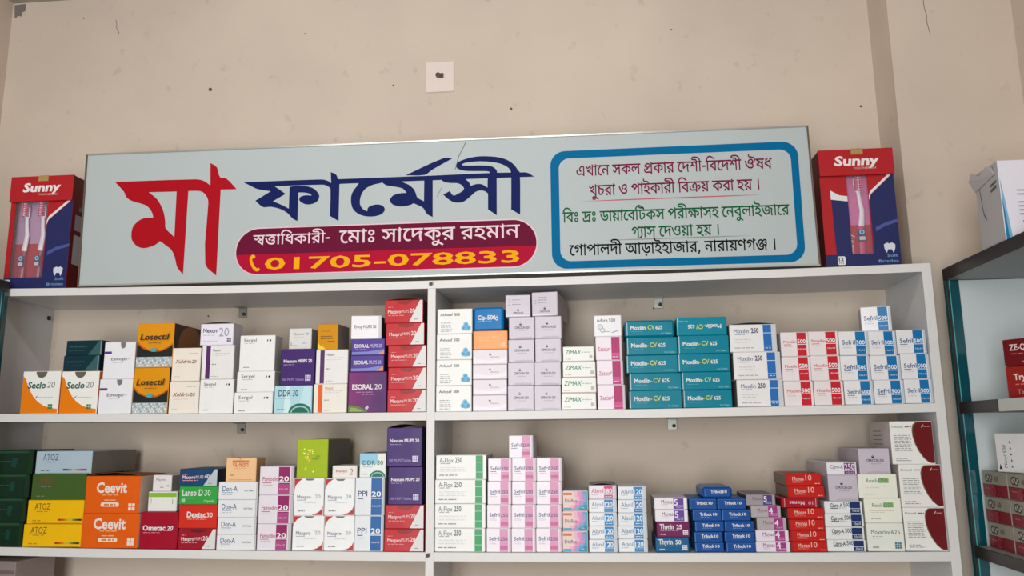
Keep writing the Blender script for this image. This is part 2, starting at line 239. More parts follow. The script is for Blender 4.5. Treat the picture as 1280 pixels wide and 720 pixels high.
GLYPHS={16:[758,[[511,628,580,620,612,604,648,569,662,537,667,490,667,0,592,0,569,49,546,70,517,83,458,87,350,74,272,70,224,73,173,84,149,94,103,122,84,143,68,168,56,199,48,236,46,294,58,377,135,366,124,298,125,253,137,209,158,179,187,160,221,149,276,144,339,148,428,160,488,160,536,148,556,138,590,106,589,485,585,516,569,542,537,555,514,557,468,550,446,541,405,516,388,500,358,465,339,428,333,386,341,365,354,353,377,346,434,348,441,278,376,270,345,273,316,283,290,300,270,324,258,354,254,392,263,446,290,500,331,550,384,591,414,606,478,626]]],21:[696,[[706,622,706,551,601,551,601,0,524,0,483,53,435,104,350,169,317,188,246,218,166,238,142,331,190,296,249,284,301,267,348,248,388,225,456,175,526,97,524,688,577,688,600,622],[450,470,446,433,436,400,418,372,395,346,366,325,332,308,253,283,209,276,162,285,142,331,193,336,274,354,331,383,364,420,375,466,369,505,361,522,350,539,316,571,371,625,411,580,428,554,448,499],[182,430,144,434,112,444,85,462,65,485,53,514,49,548,52,578,71,628,147,607,132,573,130,552,136,523,144,514,168,502,182,501,210,505,239,516,270,541,301,583,316,612,371,625,373,575,343,521,306,478,262,448,237,438]]],54:[266,[[276,622,276,551,171,551,171,0,94,0,94,469,85,491,58,527,21,548,-10,551,-10,622,21,620,38,615,71,594,97,559,94,688,148,688,170,622]]],61:[346,[[356,622,356,551,315,545,269,520,223,483,181,433,148,372,137,338,128,262,130,217,138,179,165,122,203,87,246,71,297,71,348,92,383,31,346,10,305,-1,264,-5,224,-1,186,10,152,28,123,53,97,84,76,120,61,162,52,209,52,313,63,362,80,408,103,451,131,488,200,549,280,588,216,555,162,551,-10,551,-10,622]]],39:[604,[[614,622,614,551,509,551,509,0,432,0,432,243,448,187,401,244,350,293,323,313,269,341,242,349,193,349,154,332,139,316,131,297,128,274,137,238,166,209,214,184,176,113,106,154,80,180,61,210,50,242,46,277,56,335,87,378,107,394,154,416,204,423,238,421,299,405,327,392,380,356,451,284,437,280,435,295,432,551,-10,551,-10,622]]],3:[260,[]],50:[682,[[692,622,692,551,587,551,587,0,510,0,510,353,533,290,480,353,465,365,436,375,410,367,383,336,326,237,279,168,264,153,230,133,170,128,120,147,88,174,35,244,96,281,141,218,166,205,180,203,202,208,223,222,246,250,346,411,362,428,396,447,436,447,456,441,493,416,536,374,516,373,510,430,510,551,-10,551,-10,622],[271,271,242,404,214,441,173,467,146,476,38,495,53,571,107,551,175,537,226,518,264,492,278,475,299,436,315,356]]],20:[807,[[817,622,817,551,492,551,492,0,415,0,366,76,298,144,216,198,170,219,124,234,76,243,37,339,231,439,437,517,415,475,415,551,-10,551,-10,622],[415,467,436,438,330,401,224,353,130,304,168,294,246,262,320,215,354,186,385,156,428,90,420,88,416,134],[761,288,755,246,737,207,705,177,683,166,625,158,566,163,572,235,606,233,655,241,668,252,677,265,683,296,677,330,660,360,632,386,592,409,541,426,479,438,482,513,578,492,622,474,661,452,695,426,723,396,744,363,757,327]]],47:[731,[[741,622,741,551,636,551,636,0,559,0,559,335,565,309,535,346,502,371,465,379,425,369,408,353,399,326,400,271,335,266,331,292,313,336,285,368,269,379,233,392,196,393,167,384,138,356,128,316,131,291,141,268,180,230,241,201,214,127,183,138,128,168,84,208,68,232,48,288,48,349,68,398,84,418,127,448,152,458,208,466,242,464,272,457,324,431,369,384,354,383,363,403,392,434,432,449,452,451,496,445,532,426,571,397,562,382,559,551,-10,551,-10,622]]],224:[755,[[765,622,765,551,660,551,660,0,583,0,583,396,605,332,530,434,466,504,404,544,360,555,337,556,287,549,243,530,205,501,155,447,147,445,178,460,213,465,249,462,277,451,298,434,313,411,322,385,325,342,321,320,304,326,367,391,500,516,549,463,265,195,206,250,288,328,252,285,222,262,248,298,257,327,256,359,243,383,217,396,188,398,158,391,137,380,61,452,115,517,171,569,201,590,262,619,295,626,366,627,400,620,460,592,518,546,606,441,588,446,586,462,583,688,636,688,659,622],[660,-43,585,-43,569,-8,549,18,508,39,441,42,306,27,245,27,169,39,121,59,81,92,54,142,45,212,49,261,54,287,131,277,123,224,125,185,131,163,154,130,171,118,214,103,300,99,425,114,483,114,528,102,548,92,583,61,583,151,660,151]]],46:[596,[[606,622,606,551,501,551,501,0,424,0,402,39,374,76,305,142,221,196,175,217,126,232,76,243,37,339,236,444,305,474,447,524,424,482,424,551,-10,551,-10,622],[424,474,445,446,285,384,230,359,130,304,167,294,245,263,322,218,390,159,417,125,438,88,429,88,424,169],[185,-6,155,1,142,10,127,36,125,52,127,68,142,95,169,110,185,112,201,110,228,95,243,68,245,52,243,36,228,10,215,1]]],37:[603,[[613,622,613,551,159,551,159,253,145,273,203,330,308,406,388,449,475,486,540,422,503,332,489,260,491,141,502,80,522,10,447,-7,413,144,410,249,415,299,432,364,453,410,465,405,390,370,318,326,248,273,141,175,82,215,82,551,-10,551,-10,622]]],48:[677,[[687,622,687,551,582,551,582,0,505,0,505,512,510,532,507,555,505,688,558,688,582,622],[361,629,386,627,433,614,474,589,508,553,534,509,530,404,484,486,457,516,428,538,397,552,339,554,300,534,287,518,279,497,276,471,280,446,290,424,308,406,335,391,413,377,406,300,328,314,272,344,251,364,235,388,217,443,217,507,224,536,251,583,270,600,313,622],[77,629,131,621,180,598,218,558,231,531,242,461,240,434,222,383,186,340,160,323,130,310,54,300,48,377,106,384,145,401,169,426,180,454,178,493,169,515,155,532,135,546,76,556,40,554,-1,545,-9,620]]],56:[266,[[276,551,171,551,171,0,94,0,94,551,-10,551,-10,622,94,622,77,699,60,731,39,758,-16,800,-86,828,-166,843,-290,847,-380,837,-432,814,-442,792,-439,781,-431,773,-401,765,-236,762,-185,754,-149,737,-115,697,-104,661,-100,615,-167,615,-177,664,-189,678,-204,686,-238,692,-403,694,-461,707,-491,723,-511,747,-521,789,-514,825,-492,856,-456,882,-405,901,-339,913,-258,917,-133,909,-29,885,54,846,116,789,156,714,174,622,276,622]]],598:[340,[[49,338,291,338,291,256,49,256]]],55:[266,[[276,622,276,551,171,551,171,0,94,0,94,551,-10,551,-10,622,82,622,20,704,68,778,121,842,185,888,223,904,265,914,313,917,382,911,478,882,541,849,605,808,705,731,663,677,538,770,467,811,398,836,362,842,290,842,230,825,180,793,140,748,106,693,160,622]]],42:[596,[[606,622,606,551,501,551,501,0,424,0,402,39,374,76,305,142,221,196,175,217,126,232,76,243,37,339,236,444,305,474,447,524,424,482,424,551,-10,551,-10,622],[424,474,445,446,285,384,230,359,130,304,167,294,245,263,322,218,390,159,417,125,438,88,429,88,424,169]]],19:[874,[[509,629,556,625,596,612,628,590,651,562,665,528,669,473,660,444,632,402,635,381,595,342,570,325,480,282,449,354,525,387,554,406,574,427,587,453,591,482,582,524,554,549,509,558,463,553,420,537,384,516,356,490,337,463,331,439,335,420,350,405,386,395,365,321,330,330,302,343,280,360,264,380,254,404,251,431,253,454,272,500,287,522,328,564,381,598,442,621],[681,225,674,173,654,129,620,92,574,64,518,48,453,42,407,45,363,53,320,67,279,87,240,114,169,187,136,235,77,355,28,507,103,529,161,361,192,295,227,240,265,195,306,161,352,137,401,123,455,118,495,121,529,130,559,144,582,166,595,193,600,228,589,275,574,294,534,326,509,338,589,373,639,335,657,311,670,285],[832,577,829,540,819,507,802,476,780,449,720,402,597,343,651,439,702,472,740,514,748,532,754,570,750,601,740,626,711,657,653,681,443,714,380,736,356,751,323,790,307,843,305,875,309,917,383,913,380,878,385,842,400,814,418,800,444,789,484,781,668,755,704,746,747,727,771,710,805,674,825,629]]],49:[633,[[643,622,643,551,538,551,538,0,461,0,428,37,360,100,284,151,195,188,84,212,48,303,157,366,280,425,339,432,341,376,237,328,171,292,142,275,232,251,310,217,376,175,463,99,461,312,465,334,461,551,-10,551,-10,622],[77,569,160,542,244,508,326,463,402,411,468,355,467,264,440,292,346,369,274,414,160,468,48,502]]],38:[596,[[606,622,606,551,501,551,501,0,424,0,402,39,342,110,265,171,175,217,76,243,37,339,236,444,375,500,447,524,424,482,424,622],[424,474,445,446,285,384,230,359,130,304,167,294,245,263,322,218,390,159,417,125,438,88,429,88,424,169],[240,629,293,624,287,552,233,553,204,542,195,532,188,509,191,492,211,464,293,423,233,378,167,418,135,449,124,466,111,503,111,542,123,575,148,603,187,622]]],57:[0,[[-286,-266,-324,-261,-365,-245,-400,-218,-420,-177,-418,-119,-405,-92,-383,-70,-354,-53,-317,-42,-274,-39,-193,-49,-116,-78,-38,-124,89,-217,44,-271,-78,-178,-114,-155,-182,-122,-247,-105,-279,-103,-319,-109,-333,-117,-349,-139,-349,-170,-342,-183,-332,-192,-303,-203,-243,-197,-213,-177,-185,-135,-172,-72,-172,8,-95,8,-96,-65,-107,-135,-128,-184,-143,-206,-162,-226,-213,-256]]],25:[567,[[577,622,577,551,172,551,168,458,172,407,172,205,177,143,189,117,203,105,221,98,270,98,295,104,360,144,411,204,431,248,438,296,436,315,430,330,406,345,310,352,235,377,192,408,161,447,171,534,215,474,251,446,272,436,327,424,420,421,449,414,486,393,506,364,516,328,514,266,504,227,488,189,443,122,415,95,362,57,334,43,272,26,238,24,194,29,144,52,113,92,96,157,95,551,-10,551,-10,622]]],18:[738,[[509,629,557,625,596,612,628,590,652,561,666,525,671,483,668,452,660,423,628,373,579,331,480,282,449,354,525,387,554,406,574,427,587,453,589,505,582,524,570,538,534,556,485,557,420,537,369,503,345,476,333,451,332,429,341,412,365,399,386,395,365,321,330,330,302,343,280,360,264,380,254,404,251,431,260,477,287,522,328,564,353,582,410,611,442,621],[681,225,674,173,654,129,620,92,574,64,518,48,453,42,407,45,363,53,320,67,279,87,240,114,169,187,136,235,77,355,28,507,103,529,161,361,192,295,227,240,265,195,306,161,352,137,401,123,455,118,495,121,529,130,559,144,582,166,595,193,600,228,589,275,574,294,534,326,509,338,589,373,639,335,657,311,670,285]]],40:[716,[[726,622,726,551,621,551,621,0,544,0,544,396,566,332,491,434,426,504,386,534,365,544,321,555,298,556,248,549,204,530,166,501,116,447,108,445,140,460,174,465,209,462,238,451,259,434,274,411,283,385,286,342,282,320,265,326,328,391,461,516,510,463,226,195,167,250,249,328,213,285,183,262,208,298,218,327,217,359,204,383,178,396,149,398,119,391,98,380,22,452,76,517,132,569,162,590,223,619,256,626,327,627,361,620,422,592,451,571,507,515,567,441,549,446,547,462,544,688,597,688,620,622]]],10:[530,[[358,622,349,666,324,691,278,699,132,703,82,715,44,736,14,768,-4,809,-10,859,-5,912,69,907,66,886,67,842,73,819,84,802,108,784,145,774,290,770,341,763,378,747,394,734,413,708,420,690,430,622],[242,500,291,497,334,488,370,474,399,454,423,432,441,406,454,379,464,325,458,274,438,231,406,195,362,168,305,150,236,141,246,152,341,115,442,60,540,-10,494,-63,346,38,279,75,173,119,46,154,61,223,128,208,207,204,287,212,340,233,370,265,383,301,381,353,368,380,346,402,318,417,285,427,247,430,205,427,165,411,149,382,154,338,81,323,71,365,72,407,92,447,109,463,152,486,180,494],[175,465,169,486,145,522,102,548,73,556,97,601,143,589,177,574,204,557,239,519,254,468],[540,622,540,551,-10,551,-10,622]]],203:[930,[[940,622,940,551,-10,551,-10,622],[471,528,516,525,564,509,601,475,615,441,620,389,620,0,543,0,525,49,511,66,474,85,428,87,326,74,252,70,185,77,139,92,98,119,81,138,55,189,48,223,46,277,56,353,133,341,124,281,126,232,133,205,158,170,175,159,213,147,275,144,317,148,412,161,456,160,514,138,543,106,543,398,535,430,518,447,504,454,471,457,416,446,370,417,347,393,331,366,327,330,335,313,344,306,377,301,422,305,429,234,362,226,306,237,282,251,263,271,251,299,247,333,255,378,264,400,294,444,336,482,385,510,412,520],[759,425,797,421,830,410,857,390,878,365,890,335,893,280,882,239,855,199,809,164,777,149,738,135,714,207,770,228,807,256,816,273,819,293,817,314,810,330,785,350,753,356,729,353,705,343,682,326,640,275,620,242,577,279,603,325,660,390,690,409,724,421]]],70:[626,[[636,622,636,551,531,551,531,0,454,0,394,69,325,125,286,149,196,188,84,212,48,303,113,343,252,414,164,466,130,480,48,502,79,570,81,551,-10,551,-10,622],[454,551,135,551,114,560,170,541,226,513,300,464,336,432,341,376,166,290,125,265,113,280,168,270,218,257,305,220,378,172,470,83,457,79,454,141],[180,-6,150,1,138,10,128,22,120,52,128,83,138,95,164,110,180,112,196,110,222,95,232,83,240,52,238,36,222,10,210,1]]],51:[530,[[242,500,291,497,334,488,370,474,399,454,423,432,441,406,454,379,464,325,458,274,438,231,406,195,362,168,305,150,236,141,246,152,341,115,442,60,540,-10,494,-63,346,38,279,75,173,119,46,154,61,223,128,208,207,204,287,212,340,233,370,265,383,301,381,353,368,380,346,402,318,417,285,427,247,430,205,427,165,411,149,382,154,338,81,323,71,365,72,407,92,447,109,463,152,486,180,494],[175,465,169,486,145,522,102,548,73,556,97,601,143,589,177,574,204,557,239,519,254,468],[540,622,540,551,-10,551,-10,622]]],641:[379,[[194,0,194,622,275,622,275,0]]],7:[438,[[78,486,86,536,110,576,147,605,193,620,219,622,245,620,291,605,328,576,352,536,360,486,352,436,328,395,291,366,245,351,219,349,193,351,147,366,110,395,86,435],[147,486,156,447,168,433,182,422,219,414,239,416,271,434,289,466,291,486,289,506,271,538,239,555,219,557,200,555,168,538,149,506],[78,137,86,187,110,227,147,256,193,271,219,273,269,266,311,244,328,228,352,188,360,137,352,87,328,46,291,17,245,2,219,0,193,2,147,17,110,46,86,87],[147,137,156,99,168,84,200,67,219,65,239,67,271,84,289,116,291,137,289,157,271,189,256,200,219,208,182,199,168,188,156,174]]],221:[720,[[730,622,730,551,276,551,276,253,262,273,353,357,464,429,526,459,592,486,657,422,619,329,606,254,604,166,610,88,639,-40,564,-59,530,126,526,223,532,298,548,364,570,410,582,405,507,370,435,326,365,273,258,175,199,215,199,551,-10,551,-10,622],[422,100,472,94,496,86,519,75,562,40,564,-59,553,-32,537,-10,517,7,493,19,465,26,393,25,283,4,231,1,188,5,145,16,89,52,62,89,53,112,46,180,55,232,132,223,124,179,130,130,147,101,174,83,210,74,252,74,354,94]]],32:[712,[[722,622,722,551,356,551,357,354,360,340,372,322,406,317,432,328,477,366,529,433,589,442,625,378,648,312,656,245,653,204,644,167,628,132,607,101,580,75,548,53,509,37,466,27,374,27,333,34,294,47,222,90,158,160,101,258,75,318,29,465,105,485,156,324,184,262,215,210,248,169,284,138,323,117,366,104,413,100,462,104,503,118,536,140,561,169,575,204,579,272,568,320,548,358,535,373,581,392,520,308,478,271,436,249,415,244,394,242,351,248,327,260,307,279,290,308,284,328,279,393,279,551,-10,551,-10,622]]],30:[567,[[577,622,577,551,172,551,172,205,174,158,185,123,203,105,221,98,270,98,318,115,361,144,397,183,424,228,432,251,439,299,432,335,410,357,370,364,317,357,306,428,346,436,389,439,435,433,473,414,500,381,510,359,517,303,514,264,488,188,443,122,415,95,390,75,334,44,273,26,239,24,194,29,159,43,132,63,113,92,96,157,95,551,-10,551,-10,622],[395,622,386,666,376,681,361,691,315,699,147,703,98,715,60,736,30,768,12,809,6,859,11,912,85,907,82,888,83,842,89,819,100,802,124,784,186,772,355,767,398,756,431,734,450,708,457,690,467,622]]],129:[919,[[929,622,929,551,614,551,614,0,537,0,537,84,542,110,538,148,537,551,-10,551,-10,622],[876,271,875,251,864,212,840,179,822,166,775,150,726,148,689,153,695,225,728,223,773,230,793,251,798,263,798,288,787,319,753,346,703,363,635,371,560,372,487,378,454,386,401,415,382,436,367,462,358,494,355,537,360,577,435,571,431,541,435,501,447,476,466,460,524,444,704,435,779,413,831,380,858,348,872,312],[347,265,402,257,428,246,452,233,497,196,553,126,554,55,543,34,501,95,459,142,418,175,396,186,374,192,331,192,315,184,302,166,299,138,311,99,234,83,222,115,217,150,227,200,254,236,280,252,312,262],[185,463,250,453,279,440,327,400,346,373,360,341,371,265,365,206,287,208,294,250,293,278,276,340,252,372,235,383,190,392,156,386,137,368,131,336,140,304,62,288,48,339,49,366,58,396,86,432,129,455],[123,405,124,476,106,530,90,553,69,570,42,582,135,602,156,583,186,539,200,484,202,441,197,400]]],27:[917,[[401,63,362,65,288,84,219,123,186,152,127,227,100,276,74,331,29,465,105,485,154,342,181,286,210,239,243,202,278,174,316,155,358,143,404,139,449,143,487,153,516,171,537,196,550,228,554,268,546,321,530,358,590,358,532,306,466,270,418,258,391,257,366,259,322,272,288,298,275,316,260,359,261,414,289,474,314,503,349,529,394,553,-10,551,-10,622,927,622,927,551,535,554,441,506,408,485,363,446,342,412,335,380,342,350,362,333,387,328,434,336,476,359,523,396,609,365,627,296,628,221,608,160,589,133,565,110,534,90,497,75,453,66],[801,205,809,111,836,10,761,-7,733,106,723,222,732,317,755,388,664,397,626,408,562,439,536,460,493,512,475,543,551,559,576,523,592,508,609,494,655,472,715,460,806,462,845,392,811,304]]],22:[656,[[484,0,484,425,505,362,440,448,400,492,362,524,324,544,284,555,230,553,201,544,157,509,120,465,106,457,131,472,192,486,245,485,290,469,322,441,340,405,346,369,342,331,328,296,306,264,233,202,182,172,131,245,198,278,226,296,248,317,262,340,266,365,264,379,249,402,220,415,183,416,152,411,103,392,22,458,88,548,138,592,193,620,223,627,287,627,346,612,374,598,428,559,507,472,489,483,484,688,537,688,560,622,666,622,666,551,561,551,561,0]]],202:[255,[[265,622,265,551,195,551,255,573,193,514,171,478,161,441,159,373,190,194,190,142,176,75,154,34,117,-1,64,-30,29,-42,-10,-52,-31,17,39,40,64,54,82,70,104,106,112,146,112,194,81,369,83,439,101,497,139,552,157,572,172,551,-10,551,-10,622]]],9:[1158,[[898,622,898,551,798,551,798,0,721,0,700,38,649,104,620,132,557,180,582,246,634,210,686,161,724,109,721,551,-10,551,-10,622],[376,91,331,95,288,105,246,123,206,149,167,185,130,232,94,289,61,359,29,442,102,466,152,344,205,255,234,223,266,198,300,181,338,170,412,169,466,184,487,198,515,232,523,253,530,300,527,336,516,368,498,394,476,414,450,426,420,430,383,424,361,404,353,372,361,331,285,316,274,354,271,388,280,432,292,450,324,478,344,488,389,499,451,497,485,488,515,474,542,454,564,430,582,401,603,333,606,294,595,225,581,194,561,165,536,140,505,119,468,103,425,94],[344,465,339,486,314,522,272,548,243,556,267,601,312,589,346,574,374,557,408,519,423,468],[1168,622,1168,551,1063,551,1063,0,986,0,986,479,974,503,948,534,916,549,887,551,887,622,915,620,933,615,965,594,990,559,986,688,1039,688,1062,622]]],68:[712,[[722,622,722,551,356,551,357,354,360,340,372,322,406,317,432,328,477,366,529,433,589,442,625,378,648,312,656,245,653,204,644,167,628,132,607,101,580,75,548,53,509,37,466,27,374,27,333,34,294,47,222,90,158,160,101,258,75,318,29,465,105,485,156,324,184,262,215,210,248,169,284,138,323,117,366,104,413,100,462,104,503,118,536,140,561,169,575,204,579,272,568,320,548,358,535,373,581,392,520,308,478,271,436,249,415,244,394,242,351,248,327,260,307,279,290,308,284,328,279,393,279,551,-10,551,-10,622],[363,-149,333,-142,320,-133,305,-107,303,-91,305,-75,320,-48,347,-33,363,-31,379,-33,406,-48,421,-75,423,-91,421,-107,406,-133,393,-142]]],597:[263,[[190,116,197,105,191,81,156,-19,124,-94,113,-119,46,-119,74,2,93,116]]],34:[620,[[630,622,630,551,525,551,525,0,448,0,448,425,468,363,381,472,354,498,301,536,249,554,222,556,202,555,168,544,134,512,123,481,124,443,138,409,150,395,186,374,275,355,269,272,187,287,152,300,92,338,53,392,43,425,40,462,51,527,64,554,103,595,154,621,182,627,245,627,276,621,306,611,361,580,415,534,470,473,454,477,452,490,448,688,501,688,524,622]]],322:[860,[[384,626,410,625,454,614,487,592,509,559,516,515,513,485,504,457,468,406,354,306,347,291,346,264,365,239,389,234,406,235,438,246,489,282,565,255,581,176,575,114,558,76,530,44,491,20,441,5,380,0,284,15,220,47,157,103,100,191,74,248,28,395,105,417,142,290,184,199,230,138,278,100,303,89,354,77,405,77,447,86,464,95,479,105,498,133,505,178,491,229,551,236,504,201,454,174,390,165,355,168,326,179,301,196,283,218,272,243,270,294,284,333,326,380,394,432,437,474,447,506,439,534,414,551,361,554,320,542,287,521,265,497,257,474,266,449,290,430,237,370,200,400,188,417,176,451,177,485,192,522,238,574,306,612,331,620],[673,627,709,624,740,614,765,598,783,577,794,552,797,508,786,476,761,445,719,418,655,396,639,460,700,482,720,506,722,521,716,543,697,555,669,559,638,555,608,543,578,522,550,496,503,432,446,468,517,554,565,594,616,619],[658,250,633,252,586,265,546,289,498,341,453,425,507,490,517,453,542,392,576,350,596,336,641,320,681,319,708,329,719,338,726,352,726,384,711,408,698,419,661,435,716,471,730,465,758,448,782,425,798,397,804,363,800,334,788,308,768,284,740,265,703,254],[744,144,750,82,770,9,699,-7,677,81,669,165,674,220,697,284,707,300,737,324,787,272,761,231,753,210]]],275:[720,[[495,303,452,307,414,319,382,338,355,365,332,398,312,437,324,439,311,396,290,355,276,337,242,310,221,302,197,300,160,305,126,319,92,346,37,417,98,453,132,403,158,382,186,376,216,383,240,405,258,446,269,510,271,551,340,551,370,461,407,409,458,377,501,371,540,379,554,390,565,404,573,442,571,467,552,514,538,537,503,575,583,591,594,581,624,539,646,484,650,442,645,399,632,364,609,338,578,318,540,307],[730,622,730,551,-10,551,-10,622],[620,369,620,0,543,0,497,48,448,87,363,129,295,148,260,226,392,302,492,346,543,363],[543,303,470,269,336,193,342,202,384,188,423,172,491,134,546,88]]],339:[723,[[486,528,533,524,572,512,603,493,626,467,639,434,644,396,641,368,633,342,602,295,554,257,457,212,427,282,501,311,548,345,560,367,562,412,544,440,528,450,508,455,439,453,399,440,350,411,328,389,316,368,315,350,324,336,332,330,364,322,344,248,283,268,247,302,238,324,235,350,244,393,271,435,289,454,336,488,392,513,422,521],[654,170,647,121,627,80,594,46,549,20,495,5,432,0,389,2,306,22,267,40,194,92,161,128,130,171,74,278,28,417,104,440,156,290,186,231,218,182,253,143,292,114,334,93,381,80,433,76,505,86,534,99,555,117,569,142,573,172,562,213,548,230,509,258,485,268,565,303,591,287,631,246,644,223],[733,622,733,551,-10,551,-10,622]]],44:[622,[[632,622,632,551,527,551,527,0,450,0,450,135,468,82,398,180,373,208,322,253,295,269,266,278,236,281,192,273,159,247,151,228,148,205,159,166,191,135,243,111,218,34,155,63,130,80,94,118,73,162,68,184,66,208,76,265,107,308,127,324,174,346,198,351,261,351,297,343,358,315,408,272,452,219,471,189,454,186,450,248,450,551,-10,551,-10,622],[299,323,297,299,221,322,211,389,187,436,168,454,144,468,80,488,38,494,51,566,156,543,206,522,227,507,262,470,286,420,298,359]]],8:[893,[[903,622,903,551,798,551,798,0,721,0,700,38,649,104,620,132,557,180,582,246,634,210,686,161,724,109,721,551,-10,551,-10,622],[376,91,331,95,288,105,246,123,206,149,167,185,130,232,94,289,61,359,29,442,102,466,152,344,205,255,234,223,266,198,300,181,338,170,412,169,466,184,487,198,515,232,528,276,530,300,527,336,516,368,498,394,476,414,450,426,420,430,383,424,361,404,353,372,361,331,285,316,274,354,271,388,280,432,292,450,324,478,344,488,389,499,451,497,485,488,515,474,542,454,564,430,582,401,603,333,606,294,595,225,581,194,561,165,536,140,505,119,468,103,425,94],[344,465,339,486,314,522,272,548,243,556,267,601,312,589,346,574,374,557,408,519,423,468]]]}
LINES=[[16,21,54,61,39,3,50,20,47,3,224,20,54,46,3,61,37,48,56,598,55,42,61,37,48,56,3,19,49,38],[21,57,25,46,54,3,18,3,40,54,10,20,54,46,56,3,55,42,203,70,3,20,46,54,3,51,70,3,641],[55,42,7,3,221,7,3,32,54,70,54,61,42,55,30,20,50,3,40,46,56,129,54,50,51,3,61,39,42,57,47,54,10,27,54,61,46],[22,202,54,50,3,61,37,18,70,54,3,51,70,3,641],[61,22,54,40,54,47,37,56,3,9,68,54,10,51,54,27,54,46,597,3,39,54,46,54,70,34,22,322,3,641],[275,339,54,55,38,20,54,46,56,598],[61,44,54,7,3,50,54,61,37,20,57,46,3,46,51,44,54,39],[8,55,44,32,39]]
def bangla(mb, gs, x0, x1, z, em, m, y, bold=0.):
    """Bengali line between x0 and x1 on baseline z; em = letter size"""
    adv = sum(GLYPHS[g][0] for g in gs); sx = (x1 - x0) / adv; sz = em / 1000
    pen = 0
    for g in gs:
        a, cs = GLYPHS[g]
        loops = [[(c[i], c[i + 1]) for i in range(0, len(c), 2)] for c in cs]
        mb.fill([[(x0 + (pen + p[0]) * sx, z + p[1] * sz) for p in (thicken(l, bold) if bold else l)] for l in loops], m, y)
        pen += a
def latin(mb, t, x0, z, cap, m, y, w=None, bold=0, rot=0, T=None, slant=0):
    V, F, nat = text_mesh(t, bold); s = cap / CAP; sx = s if w is None else w / nat
    vs = []
    for a, b in V:
        px, pz = a * sx + b * s * slant, b * s
        if rot: px, pz = (-px, -pz) if rot == 180 else (-pz, px)
        v = Vector((x0 + px, y, z + pz)); vs.append(T @ v if T else v)
    mb.add(vs, F, m)
def smooth(l, k=3):
    """round the gentle turns of a traced outline, keep its sharp corners"""
    n = len(l); P = [Vector(p) for p in l]; tg = []
    for i in range(n):
        a, b = P[i] - P[i - 1], P[(i + 1) % n] - P[i]
        ang = a.angle(b) if a.length and b.length else 0
        tg.append(None if ang > math.radians(50) else (P[(i + 1) % n] - P[i - 1]).normalized())
    out = []
    for i in range(n):
        p, q = P[i], P[(i + 1) % n]; L = (q - p).length; d = (q - p) / L if L else Vector((0, 0))
        t0 = (tg[i] or d) * L; t1 = (tg[(i + 1) % n] or d) * L
        for j in range(k):
            t = j / k; h = (2*t**3 - 3*t*t + 1, t**3 - 2*t*t + t, -2*t**3 + 3*t*t, t**3 - t*t)
            out.append(tuple(h[0] * p + h[1] * t0 + h[2] * q + h[3] * t1))
    return out
def ell(cx, cz, rx, rz, a0=0, a1=360, n=20):
    return [(cx + rx * math.cos(math.radians(a0 + (a1 - a0) * i / n)), cz + rz * math.sin(math.radians(a0 + (a1 - a0) * i / n))) for i in range(n + (a1 - a0 != 360))]
def rrect(x0, x1, z0, z1, r, n=6):
    l = []
    for cx, cz, a in ((x1 - r, z1 - r, 0), (x0 + r, z1 - r, 90), (x0 + r, z0 + r, 180), (x1 - r, z0 + r, 270)):
        l += [(cx + r * math.cos(math.radians(a + 90 * i / n)), cz + r * math.sin(math.radians(a + 90 * i / n))) for i in range(n + 1)]
    return l

# ------------------------------------------------------------------ room
def wall_mat(c, blotch=.10):
    m = bpy.data.materials.new('plaster'); m.use_nodes = True; nt = m.node_tree; b = nt.nodes['Principled BSDF']
    b.inputs['Roughness'].default_value = .85; b.inputs['Specular IOR Level'].default_value = .2
    g = nt.nodes.new('ShaderNodeNewGeometry')
    def noise(scale, det):
        n = nt.nodes.new('ShaderNodeTexNoise'); n.inputs['Scale'].default_value = scale; n.inputs['Detail'].default_value = det
        nt.links.new(g.outputs['Position'], n.inputs['Vector']); return n
    n1, n2, n3 = noise(2.2, 4), noise(26, 5), noise(190, 2)
    rgb = tuple(lin(v / 255) for v in c)
    r1 = nt.nodes.new('ShaderNodeValToRGB'); e = r1.color_ramp.elements
    e[0].position, e[0].color = .3, tuple(v * (1 - blotch) for v in rgb) + (1,)
    e[1].position, e[1].color = .68, tuple(min(1, v * (1 + blotch * .5)) for v in rgb) + (1,)
    nt.links.new(n1.outputs[0], r1.inputs[0])
    r2 = nt.nodes.new('ShaderNodeValToRGB'); e = r2.color_ramp.elements
    e[0].position, e[0].color = .26, (.62, .58, .54, 1); e[1].position, e[1].color = .36, (1, 1, 1, 1)
    nt.links.new(n2.outputs[0], r2.inputs[0])
    mx = nt.nodes.new('ShaderNodeMixRGB'); mx.blend_type = 'MULTIPLY'; mx.inputs[0].default_value = .35
    nt.links.new(r1.outputs[0], mx.inputs[1]); nt.links.new(r2.outputs[0], mx.inputs[2])
    nt.links.new(mx.outputs[0], b.inputs['Base Color'])
    bp = nt.nodes.new('ShaderNodeBump'); bp.inputs['Strength'].default_value = .12; bp.inputs['Distance'].default_value = .002
    nt.links.new(n3.outputs[0], bp.inputs['Height']); nt.links.new(bp.outputs[0], b.inputs['Normal'])
    return m
WALL = wall_mat((213, 197, 181)); CEIL = wall_mat((176, 172, 160)); FLOOR = wall_mat((110, 102, 96))
YB = .2233; XL = -1.243; XR = 1.397; ZF = -1.25; ZC = 1.4775; YN = -4.6
def plain(name, x0, x1, y0, y1, z0, z1, m):
    b = MB(); b.box(x0, x1, y0, y1, z0, z1, m); return struct(b.build(name))
wall_back = plain('wall_back', XL - .1, XR + .1, YB, YB + .1, ZF, ZC + .1, WALL)
plain('wall_left', XL - .1, XL, YN, YB, ZF, ZC + .1, WALL)
plain('wall_right', XR, XR + .1, YN, YB, ZF, ZC + .1, WALL)
plain('floor', XL - .1, XR + .1, YN, YB + .1, ZF - .1, ZF, FLOOR)
plain('ceiling', XL - .1, XR + .1, YN, YB, ZC, ZC + .1, CEIL)
